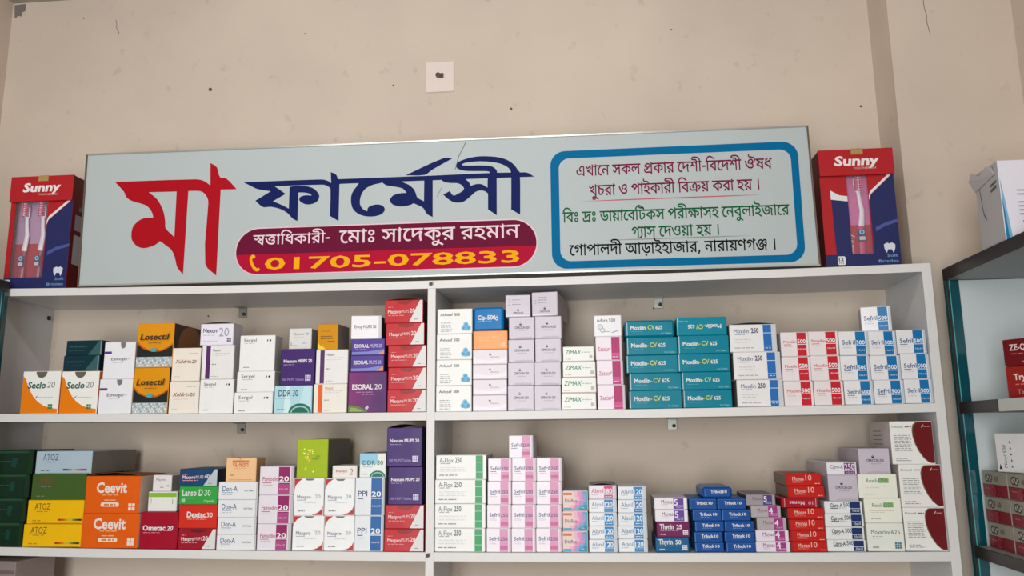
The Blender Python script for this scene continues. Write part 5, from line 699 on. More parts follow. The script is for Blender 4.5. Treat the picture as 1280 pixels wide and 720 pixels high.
BOXES=[
('seclo',-0.9367,-0.8431,0.2994,0.3981,0.006,0.115,0,0,0,'white-orange box with green lettering, leftmost spot on the upper shelf'),
('seclo',-0.8396,-0.7476,0.2982,0.3965,0.006,0.115,0,0,0,'white-orange box with green lettering, bottom of second stack from left on the upper shelf'),
('dkteal',-0.8495,-0.7596,0.3984,0.4349,0.020,0.115,0,0,0,'flat dark teal box, second from bottom in second stack from left on the upper shelf'),
('dkteal',-0.8519,-0.7612,0.4352,0.4714,0.030,0.115,0,0,0,'flat dark teal box, top of second stack from left on the upper shelf'),
('esmogel',-0.7446,-0.6643,0.2972,0.3769,0.006,0.115,0,0,0,'white box with short purple bar, bottom of stack left of the golden boxes'),
('esmogel',-0.7402,-0.6646,0.3772,0.4633,0.006,0.115,0,0,0,'white box with short purple bar, top of stack left of the golden boxes'),
('losectil',-0.6637,-0.5779,0.2964,0.4020,0.006,0.150,0,0,0,'golden box with black and silver lower band, bottom of golden stack on the upper shelf'),
('losectil',-0.6624,-0.5730,0.4023,0.5056,0.006,0.150,0,0,0,'golden box with black and silver lower band, top of golden stack on the upper shelf'),
('xeldrin',-0.5752,-0.5040,0.2957,0.3689,0.006,0.115,0,0,0,'cream box with dark red lettering, bottom of stack right of the golden boxes'),
('xeldrin',-0.5724,-0.5044,0.3692,0.4458,0.006,0.115,0,0,0,'cream box with dark red lettering, top of stack right of the golden boxes'),
('sergel',-0.5023,-0.4221,0.2951,0.3724,0.006,0.115,0,0,0,'plain white box, bottom of stack topped by a large lilac number'),
('stripepurple',-0.5014,-0.4249,0.3727,0.4505,0.006,0.115,0,0,0,'purple-striped white box, second from bottom in stack topped by a large lilac number'),
('nexum20',-0.5081,-0.4291,0.4508,0.5005,0.006,0.050,0,0.004,0,'white box with large lilac number, top of stack topped by a large lilac number'),
('sergel',-0.4189,-0.3284,0.2946,0.3420,0.006,0.115,0,0,0,'plain white box, bottom of plain white stack on upper left shelf'),
('sergel',-0.4149,-0.3263,0.3423,0.3895,0.006,0.115,0,0,0,'plain white box, second from bottom in plain white stack on upper left shelf'),
('sergel',-0.4127,-0.3292,0.3898,0.4719,0.006,0.045,0,0,0,'plain white box, top of plain white stack on upper left shelf'),
('ddr',-0.3257,-0.2379,0.2940,0.3556,0.006,0.115,0,0,0,'pale blue box with green arc, bottom of stack standing on the pale blue box'),
('nexump',-0.3136,-0.2341,0.3559,0.4387,0.006,0.115,0,0,0,'dark purple box, second from bottom in stack standing on the pale blue box'),
('nexums',-0.3021,-0.2489,0.4390,0.4876,0.020,0.070,0,0,0,'small white box with grey lettering, top of stack standing on the pale blue box'),
('stripeorange',-0.2335,-0.1569,0.2936,0.3579,0.006,0.115,0,0,0,'white box with orange vertical stripe, bottom of stack topped by the gold box'),
('stripepurple',-0.2309,-0.1567,0.3582,0.4354,0.006,0.115,0,0,0,'purple-striped white box, second from bottom in stack topped by the gold box'),
('gold',-0.2321,-0.1833,0.4357,0.4949,0.012,0.070,-4,0,0,'small shiny gold box, top of stack topped by the gold box'),
('esoral20',-0.1546,-0.0668,0.2933,0.3840,0.006,0.115,0,0,0,'magenta purple box with green corner, bottom of purple stack on the upper shelf'),
('esoralm',-0.1508,-0.0744,0.3843,0.4212,0.006,0.115,0,0,0,'violet box with orange corner, second from bottom in purple stack on the upper shelf'),
('esoralm',-0.1500,-0.0730,0.4215,0.4581,0.006,0.115,0,0,0,'violet box with orange corner, third from bottom in purple stack on the upper shelf'),
('enop',-0.1521,-0.0828,0.4584,0.5120,0.012,0.115,6,0,0,'white box with purple left side, top of purple stack on the upper shelf'),
('maxred',-0.0646,0.0232,0.2931,0.3429,0.006,0.115,0,0,0,'red box with white corner, bottom of red stack left of upper shelf divider'),
('maxred',-0.0638,0.0232,0.3432,0.3923,0.006,0.115,0,0,0,'red box with white corner, second from bottom in red stack left of upper shelf divider'),
('maxred',-0.0647,0.0227,0.3926,0.4418,0.006,0.115,0,0,0,'red box with white corner, third from bottom in red stack left of upper shelf divider'),
('maxred',-0.0700,0.0180,0.4421,0.4924,0.006,0.115,0,0,0,'red box with white corner, fourth from bottom in red stack left of upper shelf divider'),
('maxred',-0.0740,0.0142,0.4927,0.5455,0.006,0.115,0,0.003,0,'red box with white corner, top of red stack left of upper shelf divider'),
('avlosef',0.0454,0.1249,0.2930,0.3502,0.006,0.115,0,0,0,'white box with blue three-lobed mark, bottom of white stack right of the divider'),
('avlosef',0.0453,0.1249,0.3505,0.4073,0.006,0.115,0,0,0,'white box with blue three-lobed mark, second from bottom in white stack right of the divider'),
('avlosef',0.0456,0.1253,0.4076,0.4650,0.006,0.115,0,0,0,'white box with blue three-lobed mark, third from bottom in white stack right of the divider'),
('avlosef',0.0468,0.1262,0.4653,0.5220,0.006,0.115,0,0,0,'white box with blue three-lobed mark, top of white stack right of the divider'),
('opwide',0.1275,0.2029,0.2931,0.3282,0.006,0.115,0,0,0,'low pale pink box, bottom of stack topped by bright blue box'),
('opwide',0.1276,0.2032,0.3285,0.3625,0.006,0.115,0,0,0,'low pale pink box, second from bottom in stack topped by bright blue box'),
('opwide',0.1276,0.2040,0.3628,0.3956,0.006,0.115,0,0,0,'low pale pink box, third from bottom in stack topped by bright blue box'),
('opwide',0.1276,0.2048,0.3959,0.4290,0.006,0.115,0,0,0,'low pale pink box, fourth from bottom in stack topped by bright blue box'),
('cipor',0.1283,0.2054,0.4293,0.4708,0.006,0.115,0,0,0,'orange box with faint white lettering, fifth from bottom in stack topped by bright blue box'),
('cip',0.1275,0.1958,0.4711,0.5250,0.012,0.090,-3,0,1,'bright blue box with white lettering, top of stack topped by bright blue box'),
('opx',0.2051,0.2625,0.2932,0.3482,0.006,0.115,0,0,0,'pale mauve box with dark emblem, bottom of left mauve stack'),
('opx',0.2059,0.2636,0.3485,0.3987,0.006,0.115,0,0,0,'pale mauve box with dark emblem, second from bottom in left mauve stack'),
('opx',0.2072,0.2648,0.3990,0.4495,0.006,0.115,0,0,0,'pale mauve box with dark emblem, third from bottom in left mauve stack'),
('opx',0.2088,0.2661,0.4498,0.4997,0.006,0.115,0,0,0,'pale mauve box with dark emblem, fourth from bottom in left mauve stack'),
('opflap',0.2017,0.2573,0.5000,0.5498,0.006,0.115,2,0,0,'pale mauve box with printed table, top of left mauve stack'),
('opx',0.2636,0.3214,0.2933,0.3473,0.006,0.115,0,0,0,'pale mauve box with dark emblem, bottom of right mauve stack'),
('opx',0.2645,0.3224,0.3476,0.3983,0.006,0.115,0,0,0,'pale mauve box with dark emblem, second from bottom in right mauve stack'),
('opx',0.2667,0.3238,0.3986,0.4504,0.006,0.115,0,0,0,'pale mauve box with dark emblem, third from bottom in right mauve stack'),
('opx',0.2668,0.3253,0.4507,0.5007,0.006,0.115,0,0,0,'pale mauve box with dark emblem, fourth from bottom in right mauve stack'),
('opflap',0.2601,0.3180,0.5010,0.5549,0.006,0.150,-7,0,0,'pale mauve box with printed table, top of right mauve stack'),
('zimax',0.3233,0.3975,0.2935,0.3294,0.006,0.115,0,0,0,'low white box with green lettering, bottom of stack right of the mauve boxes'),
('zimax',0.3236,0.3984,0.3297,0.3631,0.006,0.115,0,0,0,'low white box with green lettering, second from bottom in stack right of the mauve boxes'),
('zimax',0.3266,0.3978,0.3634,0.3978,0.006,0.115,0,0,0,'low white box with green lettering, third from bottom in stack right of the mauve boxes'),
('zimax',0.3276,0.3955,0.3981,0.4317,0.006,0.115,0,0,0,'low white box with green lettering, top of stack right of the mauve boxes'),
('teri',0.4007,0.4600,0.2938,0.3468,0.006,0.115,0,0,0,'white box with magenta stripe, bottom of stack left of the teal boxes'),
('teri',0.4004,0.4574,0.3471,0.3999,0.006,0.115,0,0,0,'white box with magenta stripe, second from bottom in stack left of the teal boxes'),
('teri',0.3995,0.4566,0.4002,0.4522,0.006,0.115,0,0,0,'white box with magenta stripe, third from bottom in stack left of the teal boxes'),
('adora',0.3971,0.4570,0.4525,0.4994,0.006,0.115,0,0,0,'white box with line drawing, top of stack left of the teal boxes'),
('moxcv',0.4689,0.5801,0.2944,0.3334,0.006,0.115,0,0,0,'teal box with white and yellow lettering, bottom of left teal stack'),
('moxcv',0.4709,0.5807,0.3337,0.3707,0.006,0.115,0,0,0,'teal box with white and yellow lettering, second from bottom in left teal stack'),
('moxcv',0.4653,0.5749,0.3710,0.4098,0.006,0.115,0,0,0,'teal box with white and yellow lettering, third from bottom in left teal stack'),
('moxcv',0.4670,0.5755,0.4101,0.4484,0.006,0.115,0,0,0,'teal box with white and yellow lettering, fourth from bottom in left teal stack'),
('moxcv',0.4638,0.5715,0.4487,0.4866,0.006,0.115,0,0,1,'teal box with white and yellow lettering, top of left teal stack'),
('moxcv',0.5837,0.6862,0.2951,0.3332,0.006,0.115,0,0,0,'teal box with white and yellow lettering, bottom of right teal stack'),
('moxcv',0.5820,0.6859,0.3335,0.3715,0.006,0.115,0,0,0,'teal box with white and yellow lettering, second from bottom in right teal stack'),
('moxcv',0.5759,0.6855,0.3718,0.4108,0.006,0.115,0,0,0,'teal box with white and yellow lettering, third from bottom in right teal stack'),
('moxcv',0.5777,0.6852,0.4111,0.4504,0.006,0.115,0,0,0,'teal box with white and yellow lettering, fourth from bottom in right teal stack'),
('moxflip',0.5762,0.6832,0.4507,0.4905,0.006,0.115,0,0,0,'teal box standing upside down, top of right teal stack'),
('mox250',0.6969,0.7931,0.2960,0.3532,0.006,0.115,0,0,0,'white box with blue stripe, bottom of white stack right of the teal boxes'),
('mox250',0.6927,0.7912,0.3535,0.4122,0.006,0.115,0,0,0,'white box with blue stripe, second from bottom in white stack right of the teal boxes'),
('mox250',0.6880,0.7867,0.4125,0.4720,0.006,0.115,0,0.004,0,'white box with blue stripe, top of white stack right of the teal boxes'),
('moxred',0.7942,0.8546,0.2965,0.3486,0.006,0.115,0,0,0,'white box with red stripe, bottom of left red striped stack'),
('moxred',0.7937,0.8532,0.3489,0.4006,0.006,0.115,0,0,0,'white box with red stripe, second from bottom in left red striped stack'),
('moxred',0.7942,0.8520,0.4009,0.4533,0.006,0.115,0,0,0,'white box with red stripe, top of left red striped stack'),
('moxred',0.8563,0.9167,0.2971,0.3485,0.006,0.115,0,0,0,'white box with red stripe, bottom of right red striped stack'),
('moxred',0.8539,0.9148,0.3488,0.4020,0.006,0.115,0,0,0,'white box with red stripe, second from bottom in right red striped stack'),
('moxred',0.8528,0.9143,0.4023,0.4541,0.006,0.115,0,0,0,'white box with red stripe, top of right red striped stack'),
('sefril',0.9184,0.9775,0.2977,0.3482,0.006,0.115,0,0,0,'blue-striped white box, bottom of left blue striped stack by the right panel'),
('sefril',0.9155,0.9754,0.3485,0.4012,0.006,0.115,0,0,0,'blue-striped white box, second from bottom in left blue striped stack by the right panel'),
('sefril',0.9150,0.9754,0.4015,0.4527,0.006,0.115,0,0,0,'blue-striped white box, top of left blue striped stack by the right panel'),
('sefril',0.9784,1.0388,0.2984,0.3481,0.006,0.115,0,0,0,'blue-striped white box, bottom of middle blue striped stack by the right panel'),
('sefril',0.9763,1.0369,0.3484,0.4001,0.006,0.115,0,0,0,'blue-striped white box, second from bottom in middle blue striped stack by the right panel'),
('sefril',0.9761,1.0324,0.4004,0.4523,0.006,0.115,0,0,0,'blue-striped white box, top of middle blue striped stack by the right panel'),
('sefril',1.0397,1.0955,0.2991,0.3492,0.006,0.115,0,0,0,'blue-striped white box, bottom of right blue striped stack by the right panel'),
('sefril',1.0378,1.0950,0.3495,0.4027,0.006,0.115,0,0,0,'blue-striped white box, second from bottom in right blue striped stack by the right panel'),
('sefril',1.0336,1.0928,0.4030,0.4536,0.006,0.115,0,0,0,'blue-striped white box, top of right blue striped stack by the right panel'),
('sefril',0.9679,1.0273,0.4530,0.5058,0.012,0.070,-14,0,0,'blue-striped white box, lying across the blue striped stacks by the right panel'),
('dkgreen',-1.0038,-0.9018,0.0041,0.0563,0.006,0.150,0,0,0,'dark green wrapped box, bottom of dark stack at far left, lower shelf'),
('dkgreen',-1.0103,-0.8989,0.0566,0.1101,0.006,0.150,0,0,0,'dark green wrapped box, second from bottom in dark stack at far left, lower shelf'),
('dkgreen',-1.0165,-0.8967,0.1104,0.1636,0.006,0.150,0,0,0,'dark green wrapped box, third from bottom in dark stack at far left, lower shelf'),
('dkgreen',-1.0227,-0.8924,0.1639,0.2168,0.006,0.150,0,0,0,'dark green wrapped box, top of dark stack at far left, lower shelf'),
('atozy',-0.8996,-0.7606,0.0028,0.0525,0.006,0.130,0,0,0,'yellow box with rainbow bar, bottom of stack left of the orange boxes'),
('atozy',-0.8959,-0.7607,0.0528,0.1056,0.006,0.130,0,0,0,'yellow box with rainbow bar, second from bottom in stack left of the orange boxes'),
('atozg',-0.8896,-0.7589,0.1059,0.1633,0.006,0.150,0,0,0,'olive green box with red lettering, third from bottom in stack left of the orange boxes'),
('atozs',-0.8845,-0.7483,0.1636,0.2144,0.006,0.180,0,0,0,'silver grey box with rainbow bar, top of stack left of the orange boxes'),
('ceevit',-0.7597,-0.6245,0.0013,0.0758,0.006,0.115,0,0,0,'orange box with white lettering, bottom of orange stack on the lower shelf'),
('ceevit',-0.7583,-0.6287,0.0761,0.1582,0.006,0.115,0,0.007,0,'orange box with white lettering, top of orange stack on the lower shelf'),
('ometac',-0.6231,-0.5347,0.0000,0.0787,0.006,0.115,0,0,0,'crimson box with white lettering, bottom of stack right of the orange boxes'),
('greentop',-0.6156,-0.5475,0.0790,0.1226,0.020,0.115,0,0,0,'lime-topped white box, second from bottom in stack right of the orange boxes'),
('smallw',-0.6100,-0.5652,0.1229,0.1589,0.025,0.090,0,0,0,'small white box with pinkish lettering, top of stack right of the orange boxes'),
('maxdark',-0.5313,-0.4440,-0.0007,0.0439,0.006,0.115,0,0,0,'dark red box with white corner, bottom of mixed stack left of low white boxes'),
('dextac',-0.5342,-0.4455,0.0442,0.0954,0.006,0.115,0,0,0,'red-orange box, second from bottom in mixed stack left of low white boxes'),
('lanso',-0.5357,-0.4468,0.0957,0.1347,0.006,0.115,0,0,0,'bright green box, third from bottom in mixed stack left of low white boxes'),
('maxblue',-0.5371,-0.4478,0.1350,0.1731,0.006,0.115,0,0,0,'navy blue box with pale corner, top of mixed stack left of low white boxes'),
('dona',-0.4425,-0.3532,-0.0013,0.0309,0.006,0.115,0,0,0,'low white box with blue lettering, bottom of stack topped by the peach box'),
('dona',-0.4424,-0.3540,0.0312,0.0676,0.006,0.115,0,0,0,'low white box with blue lettering, second from bottom in stack topped by the peach box'),
('dona',-0.4435,-0.3540,0.0679,0.1057,0.006,0.115,0,0,0,'low white box with blue lettering, third from bottom in stack topped by the peach box'),
('dona',-0.4450,-0.3541,0.1060,0.1442,0.006,0.115,0,0,0,'low white box with blue lettering, fourth from bottom in stack topped by the peach box'),
('omidon',-0.4296,-0.3594,0.1445,0.1972,0.006,0.050,0,0,0,'peach box with orange lettering, top of stack topped by the peach box'),
('famodin',-0.3504,-0.2740,-0.0019,0.0540,0.006,0.115,0,0,0,'white box with plum stripe, bottom of plum striped stack'),
('famodin',-0.3507,-0.2723,0.0543,0.1155,0.006,0.115,0,0,0,'white box with plum stripe, second from bottom in plum striped stack'),
('famodin',-0.3505,-0.2722,0.1158,0.1775,0.006,0.115,0,0,0,'white box with plum stripe, top of plum striped stack'),
('maxw',-0.2717,-0.2010,-0.0022,0.0717,0.006,0.115,0,0,0,'white box with red corners, bottom of left stack of red-cornered boxes'),
('maxw',-0.2706,-0.2027,0.0720,0.1521,0.006,0.115,0,0,0,'white box with red corners, second from bottom in left stack of red-cornered boxes'),
('lime',-0.2672,-0.1965,0.1524,0.2363,0.006,0.165,0,0,0,'lime green foil box with yellow dots, top of left stack of red-cornered boxes'),
('maxw',-0.2001,-0.1326,-0.0025,0.0718,0.006,0.115,0,0,0,'white box with red corners, bottom of right stack of red-cornered boxes'),
('maxw',-0.2014,-0.1334,0.0721,0.1510,0.006,0.115,0,0,0,'white box with red corners, second from bottom in right stack of red-cornered boxes'),
('petex',-0.1889,-0.1326,0.1513,0.1781,0.015,0.090,0,0,0,'small flat white box with red lettering, top of right stack of red-cornered boxes'),
('ppi',-0.1319,-0.0678,-0.0027,0.0718,0.006,0.115,0,0,0,'white box with blue stripe, bottom of stack left of the dark purple boxes'),
('ppi',-0.1322,-0.0670,0.0721,0.1525,0.006,0.115,0,0,0,'white box with blue stripe, second from bottom in stack left of the dark purple boxes'),
('ddrs',-0.1240,-0.0652,0.1528,0.2045,0.006,0.090,0,0.003,0,'small white box with green mark, top of stack left of the dark purple boxes'),
('maxred',-0.0656,0.0216,-0.0028,0.0442,0.006,0.115,0,0,0,'red box with white corner, bottom of stack left of lower shelf divider'),
('maxred',-0.0649,0.0211,0.0445,0.0944,0.006,0.115,0,0,0,'red box with white corner, second from bottom in stack left of lower shelf divider'),
('nexump',-0.0589,0.0167,0.0947,0.1752,0.006,0.115,0,0,0,'dark purple box, third from bottom in stack left of lower shelf divider'),
('nexump',-0.0640,0.0147,0.1755,0.2597,0.006,0.115,0,0.007,0,'dark purple box, top of stack left of lower shelf divider'),
('aflox',0.0445,0.1538,-0.0028,0.0457,0.006,0.115,0,0,0,'wide white box with green stripe, bottom of white stack right of the divider'),
('aflox',0.0445,0.1548,0.0460,0.0967,0.006,0.115,0,0,0,'wide white box with green stripe, second from bottom in white stack right of the divider'),
('aflox',0.0450,0.1558,0.0970,0.1476,0.006,0.115,0,0,0,'wide white box with green stripe, third from bottom in white stack right of the divider'),
('aflox',0.0465,0.1569,0.1479,0.1997,0.006,0.115,0,0,0,'wide white box with green stripe, top of white stack right of the divider'),
('sefpink',0.1570,0.2095,-0.0028,0.0460,0.006,0.115,0,0,0,'white box with pink stripe, bottom of left pink striped stack'),
('sefpink',0.1582,0.2108,0.0463,0.0948,0.006,0.115,0,0,0,'white box with pink stripe, second from bottom in left pink striped stack'),
('sefpink',0.1596,0.2112,0.0951,0.1433,0.006,0.115,0,0,0,'white box with pink stripe, third from bottom in left pink striped stack'),
('sefpink',0.1607,0.2121,0.1436,0.1920,0.006,0.115,0,0,0,'white box with pink stripe, top of left pink striped stack'),
('sefpink',0.2105,0.2619,-0.0026,0.0462,0.006,0.115,0,0,0,'white box with pink stripe, bottom of middle pink striped stack'),
('sefpink',0.2113,0.2633,0.0465,0.0948,0.006,0.115,0,0,0,'white box with pink stripe, second from bottom in middle pink striped stack'),
('sefpink',0.2121,0.2644,0.0951,0.1431,0.006,0.115,0,0,0,'white box with pink stripe, third from bottom in middle pink striped stack'),
('sefpink',0.2128,0.2652,0.1434,0.1927,0.006,0.115,0,0,0,'white box with pink stripe, top of middle pink striped stack'),
('sefpink',0.2626,0.3168,-0.0025,0.0463,0.006,0.115,0,0,0,'white box with pink stripe, bottom of right pink striped stack'),
('sefpink',0.2638,0.3181,0.0466,0.0948,0.006,0.115,0,0,0,'white box with pink stripe, second from bottom in right pink striped stack'),
('sefpink',0.2649,0.3194,0.0951,0.1429,0.006,0.115,0,0,0,'white box with pink stripe, third from bottom in right pink striped stack'),
('sefpink',0.2659,0.3205,0.1432,0.1924,0.006,0.115,0,0,0,'white box with pink stripe, top of right pink striped stack'),
('sefpink',0.2063,0.2590,0.1930,0.2405,0.006,0.115,0,0,0,'white box with pink stripe, alone atop the pink striped stacks'),
('diaflex',0.3188,0.3722,-0.0023,0.0401,0.006,0.115,0,0,0,'pink-turquoise box, bottom of stack right of the pink striped boxes'),
('diaflex',0.3201,0.3733,0.0404,0.0815,0.006,0.115,0,0,0,'pink-turquoise box, second from bottom in stack right of the pink striped boxes'),
('diaflex',0.3210,0.3744,0.0818,0.1237,0.006,0.115,0,0,0,'pink-turquoise box, top of stack right of the pink striped boxes'),
('alan120',0.3747,0.4338,-0.0020,0.0237,0.006,0.115,0,0,0,'low white box with blue stripe, bottom of left stack of low numbered boxes'),
('alan120',0.3754,0.4343,0.0240,0.0508,0.006,0.115,0,0,0,'low white box with blue stripe, second from bottom in left stack of low numbered boxes'),
('alan120',0.3758,0.4345,0.0511,0.0782,0.006,0.115,0,0,0,'low white box with blue stripe, third from bottom in left stack of low numbered boxes'),
('alan120',0.3758,0.4347,0.0785,0.1058,0.006,0.115,0,0,0,'low white box with blue stripe, fourth from bottom in left stack of low numbered boxes'),
('alan180',0.3765,0.4348,0.1061,0.1346,0.006,0.115,0,0.004,0,'low white box with pink stripe, top of left stack of low numbered boxes'),
('alan120',0.4365,0.4968,-0.0017,0.0248,0.006,0.115,0,0,0,'low white box with blue stripe, bottom of right stack of low numbered boxes'),
('alan120',0.4363,0.4970,0.0251,0.0509,0.006,0.115,0,0,0,'low white box with blue stripe, second from bottom in right stack of low numbered boxes'),
('alan120',0.4372,0.4968,0.0512,0.0776,0.006,0.115,0,0,0,'low white box with blue stripe, third from bottom in right stack of low numbered boxes'),
('alan120',0.4374,0.4969,0.0779,0.1047,0.006,0.115,0,0,0,'low white box with blue stripe, fourth from bottom in right stack of low numbered boxes'),
('alan120',0.4381,0.4971,0.1050,0.1323,0.006,0.115,0,0,0,'low white box with blue stripe, top of right stack of low numbered boxes'),
('thy50',0.5127,0.5815,-0.0012,0.0286,0.006,0.115,0,0,0,'petrol blue box with grid mark, bottom of stack left of low blue boxes'),
('thy25',0.5161,0.5844,0.0289,0.0598,0.006,0.115,0,0,0,'plum box with grid mark, second from bottom in stack left of low blue boxes'),
('monas5',0.5141,0.5818,0.0601,0.0845,0.006,0.115,0,0,0,'violet-striped white box, third from bottom in stack left of low blue boxes'),
('monas5',0.5134,0.5818,0.0848,0.1089,0.006,0.115,0,0,0,'violet-striped white box, top of stack left of low blue boxes'),
('trilock',0.5935,0.6527,-0.0007,0.0186,0.006,0.115,0,0,0,'low blue box, bottom of left blue stack on the lower shelf'),
('trilock',0.5927,0.6508,0.0189,0.0397,0.006,0.115,0,0,0,'low blue box, second from bottom in left blue stack on the lower shelf'),
('trilock',0.5954,0.6547,0.0400,0.0613,0.006,0.115,0,0,0,'low blue box, third from bottom in left blue stack on the lower shelf'),
('trilock',0.5917,0.6507,0.0616,0.0845,0.006,0.115,0,0,0,'low blue box, fourth from bottom in left blue stack on the lower shelf'),
('trilock',0.5854,0.6421,0.0848,0.1069,0.006,0.115,0,0,0,'low blue box, top of left blue stack on the lower shelf'),
('trilock',0.6565,0.7157,-0.0002,0.0192,0.006,0.115,0,0,0,'low blue box, bottom of right blue stack on the lower shelf'),
('trilock',0.6548,0.7163,0.0195,0.0399,0.006,0.115,0,0,0,'low blue box, second from bottom in right blue stack on the lower shelf'),
('trilock',0.6557,0.7155,0.0402,0.0617,0.006,0.115,0,0,0,'low blue box, third from bottom in right blue stack on the lower shelf'),
('trilock',0.6515,0.7103,0.0620,0.0848,0.006,0.115,0,0,0,'low blue box, fourth from bottom in right blue stack on the lower shelf'),
('trilock',0.6431,0.7015,0.0851,0.1068,0.006,0.115,0,0,0,'low blue box, top of right blue stack on the lower shelf'),
('trilock',0.6137,0.6745,0.1072,0.1309,0.006,0.115,0,0,1,'low blue box, alone atop the two blue stacks'),
('monas4',0.7169,0.7856,0.0004,0.0206,0.006,0.115,0,0,0,'low white box with magenta stripe, bottom of stack between blue and red boxes'),
('monas4',0.7181,0.7843,0.0209,0.0434,0.006,0.115,0,0,0,'low white box with magenta stripe, second from bottom in stack between blue and red boxes'),
('monas4g',0.7218,0.7813,0.0437,0.0683,0.006,0.115,0,0,0,'low grey box with magenta stripe, third from bottom in stack between blue and red boxes'),
('monas4g',0.7113,0.7716,0.0686,0.0925,0.006,0.115,0,0,0,'low grey box with magenta stripe, fourth from bottom in stack between blue and red boxes'),
('monas5g',0.7030,0.7622,0.0928,0.1151,0.006,0.115,0,0,0,'low grey box with violet stripe, top of stack between blue and red boxes'),
('monas10',0.7873,0.8588,0.0011,0.0210,0.006,0.115,0,0,0,'low red box with pale lettering, bottom of red stack on the lower shelf'),
('monas10',0.7875,0.8582,0.0213,0.0432,0.006,0.115,0,0,0,'low red box with pale lettering, second from bottom in red stack on the lower shelf'),
('monas10',0.7866,0.8577,0.0435,0.0655,0.006,0.115,0,0,0,'low red box with pale lettering, third from bottom in red stack on the lower shelf'),
('monas10',0.7846,0.8578,0.0658,0.0880,0.006,0.115,0,0,0,'low red box with pale lettering, fourth from bottom in red stack on the lower shelf'),
('monasflip',0.7739,0.8495,0.0883,0.1081,0.006,0.115,0,0,0,'crimson box lying upside down, fifth from bottom in red stack on the lower shelf'),
('monas10',0.7876,0.8615,0.1084,0.1322,0.006,0.115,0,0,0,'low red box with pale lettering, sixth from bottom in red stack on the lower shelf'),
('monas10',0.7852,0.8577,0.1325,0.1567,0.006,0.115,0,0,0,'low red box with pale lettering, top of red stack on the lower shelf'),
('cipro500',0.8602,0.9362,0.0019,0.0248,0.006,0.115,0,0,0,'low white box with navy stripe, bottom of stack right of the red boxes'),
('cipro500',0.8592,0.9351,0.0251,0.0501,0.006,0.115,0,0,0,'low white box with navy stripe, second from bottom in stack right of the red boxes'),
('cipro500',0.8590,0.9357,0.0504,0.0761,0.006,0.115,0,0,0,'low white box with navy stripe, third from bottom in stack right of the red boxes'),
('cipro500',0.8600,0.9351,0.0764,0.1014,0.006,0.115,0,0,0,'low white box with navy stripe, fourth from bottom in stack right of the red boxes'),
('opx',0.8703,0.9290,0.1017,0.1540,0.006,0.115,0,0,0,'pale mauve box with dark emblem, fifth from bottom in stack right of the red boxes'),
('cipro250',0.8704,0.9300,0.1543,0.1800,0.006,0.165,0,0,0,'low white box with purple stripe, top of stack right of the red boxes'),
('moxaclav',0.9396,1.0119,0.0028,0.0580,0.006,0.115,0,0,0,'cream box with teal grid mark, bottom of stack left of the maroon leaf boxes'),
('roxilid',0.9393,1.0120,0.0583,0.1068,0.006,0.115,0,0,0,'cream box with green highlight, second from bottom in stack left of the maroon leaf boxes'),
('roxilid',0.9306,1.0078,0.1071,0.1558,0.006,0.115,0,0,0,'cream box with green highlight, third from bottom in stack left of the maroon leaf boxes'),
('opx',0.9360,0.9977,0.1561,0.2077,0.006,0.145,0,0,0,'pale mauve box with dark emblem, top of stack left of the maroon leaf boxes'),
('leaf',1.0141,1.0955,0.0038,0.0888,0.006,0.130,0,0,0,'white box with maroon leaf, bottom of maroon leaf stack beside the right panel'),
('leaf',1.0126,1.0955,0.0891,0.1748,0.006,0.130,0,0,0,'white box with maroon leaf, second from bottom in maroon leaf stack beside the right panel'),
('leaf',1.0026,1.0872,0.1751,0.2624,0.006,0.130,0,0,0,'white box with maroon leaf, top of maroon leaf stack beside the right panel'),
]
for B in BOXES: carton(*B)

# ------------------------------------------------------------------ toothbrush display boxes on top of the shelf
def toothbrush(x, y, z, label, hh, tint, grp):
    t = thing('toothbrush', label, 'toothbrush', (x, y, z), 0, grp)
    PW = mat((232, 222, 228), .3); PC = mat(tint, .3)
    b = MB(); b.tube([(0, 0, .001), (0, 0, .02), (.001, 0, .05), (.0015, 0, hh * .45)], [.005, .007, .008, .0066], PC, 10, .6); b.build('handle', t)
    b = MB(); b.tube([(.0015, 0, hh * .44), (.004, 0, hh * .52), (.006, 0, hh * .62), (.003, 0, hh * .72), (.0015, 0, hh * .82)], [.0068, .006, .0054, .0046, .0042], PW, 10, .6); b.build('neck', t)
    b = MB(); b.tube([(.0015, 0, hh * .815), (.001, 0, hh * .84), (0, 0, hh * .92), (-.0005, 0, hh * .985), (-.0005, 0, hh)], [.0042, .0072, .0084, .007, .002], PW, 10, .4); b.build('head', t)
    b = MB()
    for i in range(6):
        for j in range(3): px, pz_ = -.005 + j * .005, hh * (.845 + i * .026); b.box(px - .0018, px + .0018, -.011, -.002, pz_ - .0018, pz_ + .0018, mat((222, 90, 130) if j != 1 else (235, 190, 205), .6))
    b.build('bristles', t)
    b = MB(); b.box(-.008, .008, -.0066, -.0058, .055, .082, mat((34, 46, 96), .4), .0003); b.poly([ell(0, .076, .0052, .0052)], mat((190, 215, 230)), -.0067); b.poly([ell(0, .076, .0036, .0036)], mat((30, 110, 170)), -.0068); b.poly([[(-.006, .058), (.006, .058), (.006, .066), (-.006, .066)]], mat((205, 190, 205)), -.0067); b.build('sleeve_label', t)
    return t
def film_mat():
    m = bpy.data.materials.new('clear_film'); m.use_nodes = True; b = m.node_tree.nodes['Principled BSDF']
    n = m.node_tree.nodes.new('ShaderNodeTexNoise'); n.inputs['Scale'].default_value = 30
    r = m.node_tree.nodes.new('ShaderNodeMapRange'); r.inputs['To Min'].default_value = .02; r.inputs['To Max'].default_value = .1
    m.node_tree.links.new(n.outputs[0], r.inputs[0]); m.node_tree.links.new(r.outputs[0], b.inputs['Alpha'])
    b.inputs['Base Color'].default_value = (.8, .72, .8, 1); b.inputs['Roughness'].default_value = .12
    return m
FILM = film_mat()
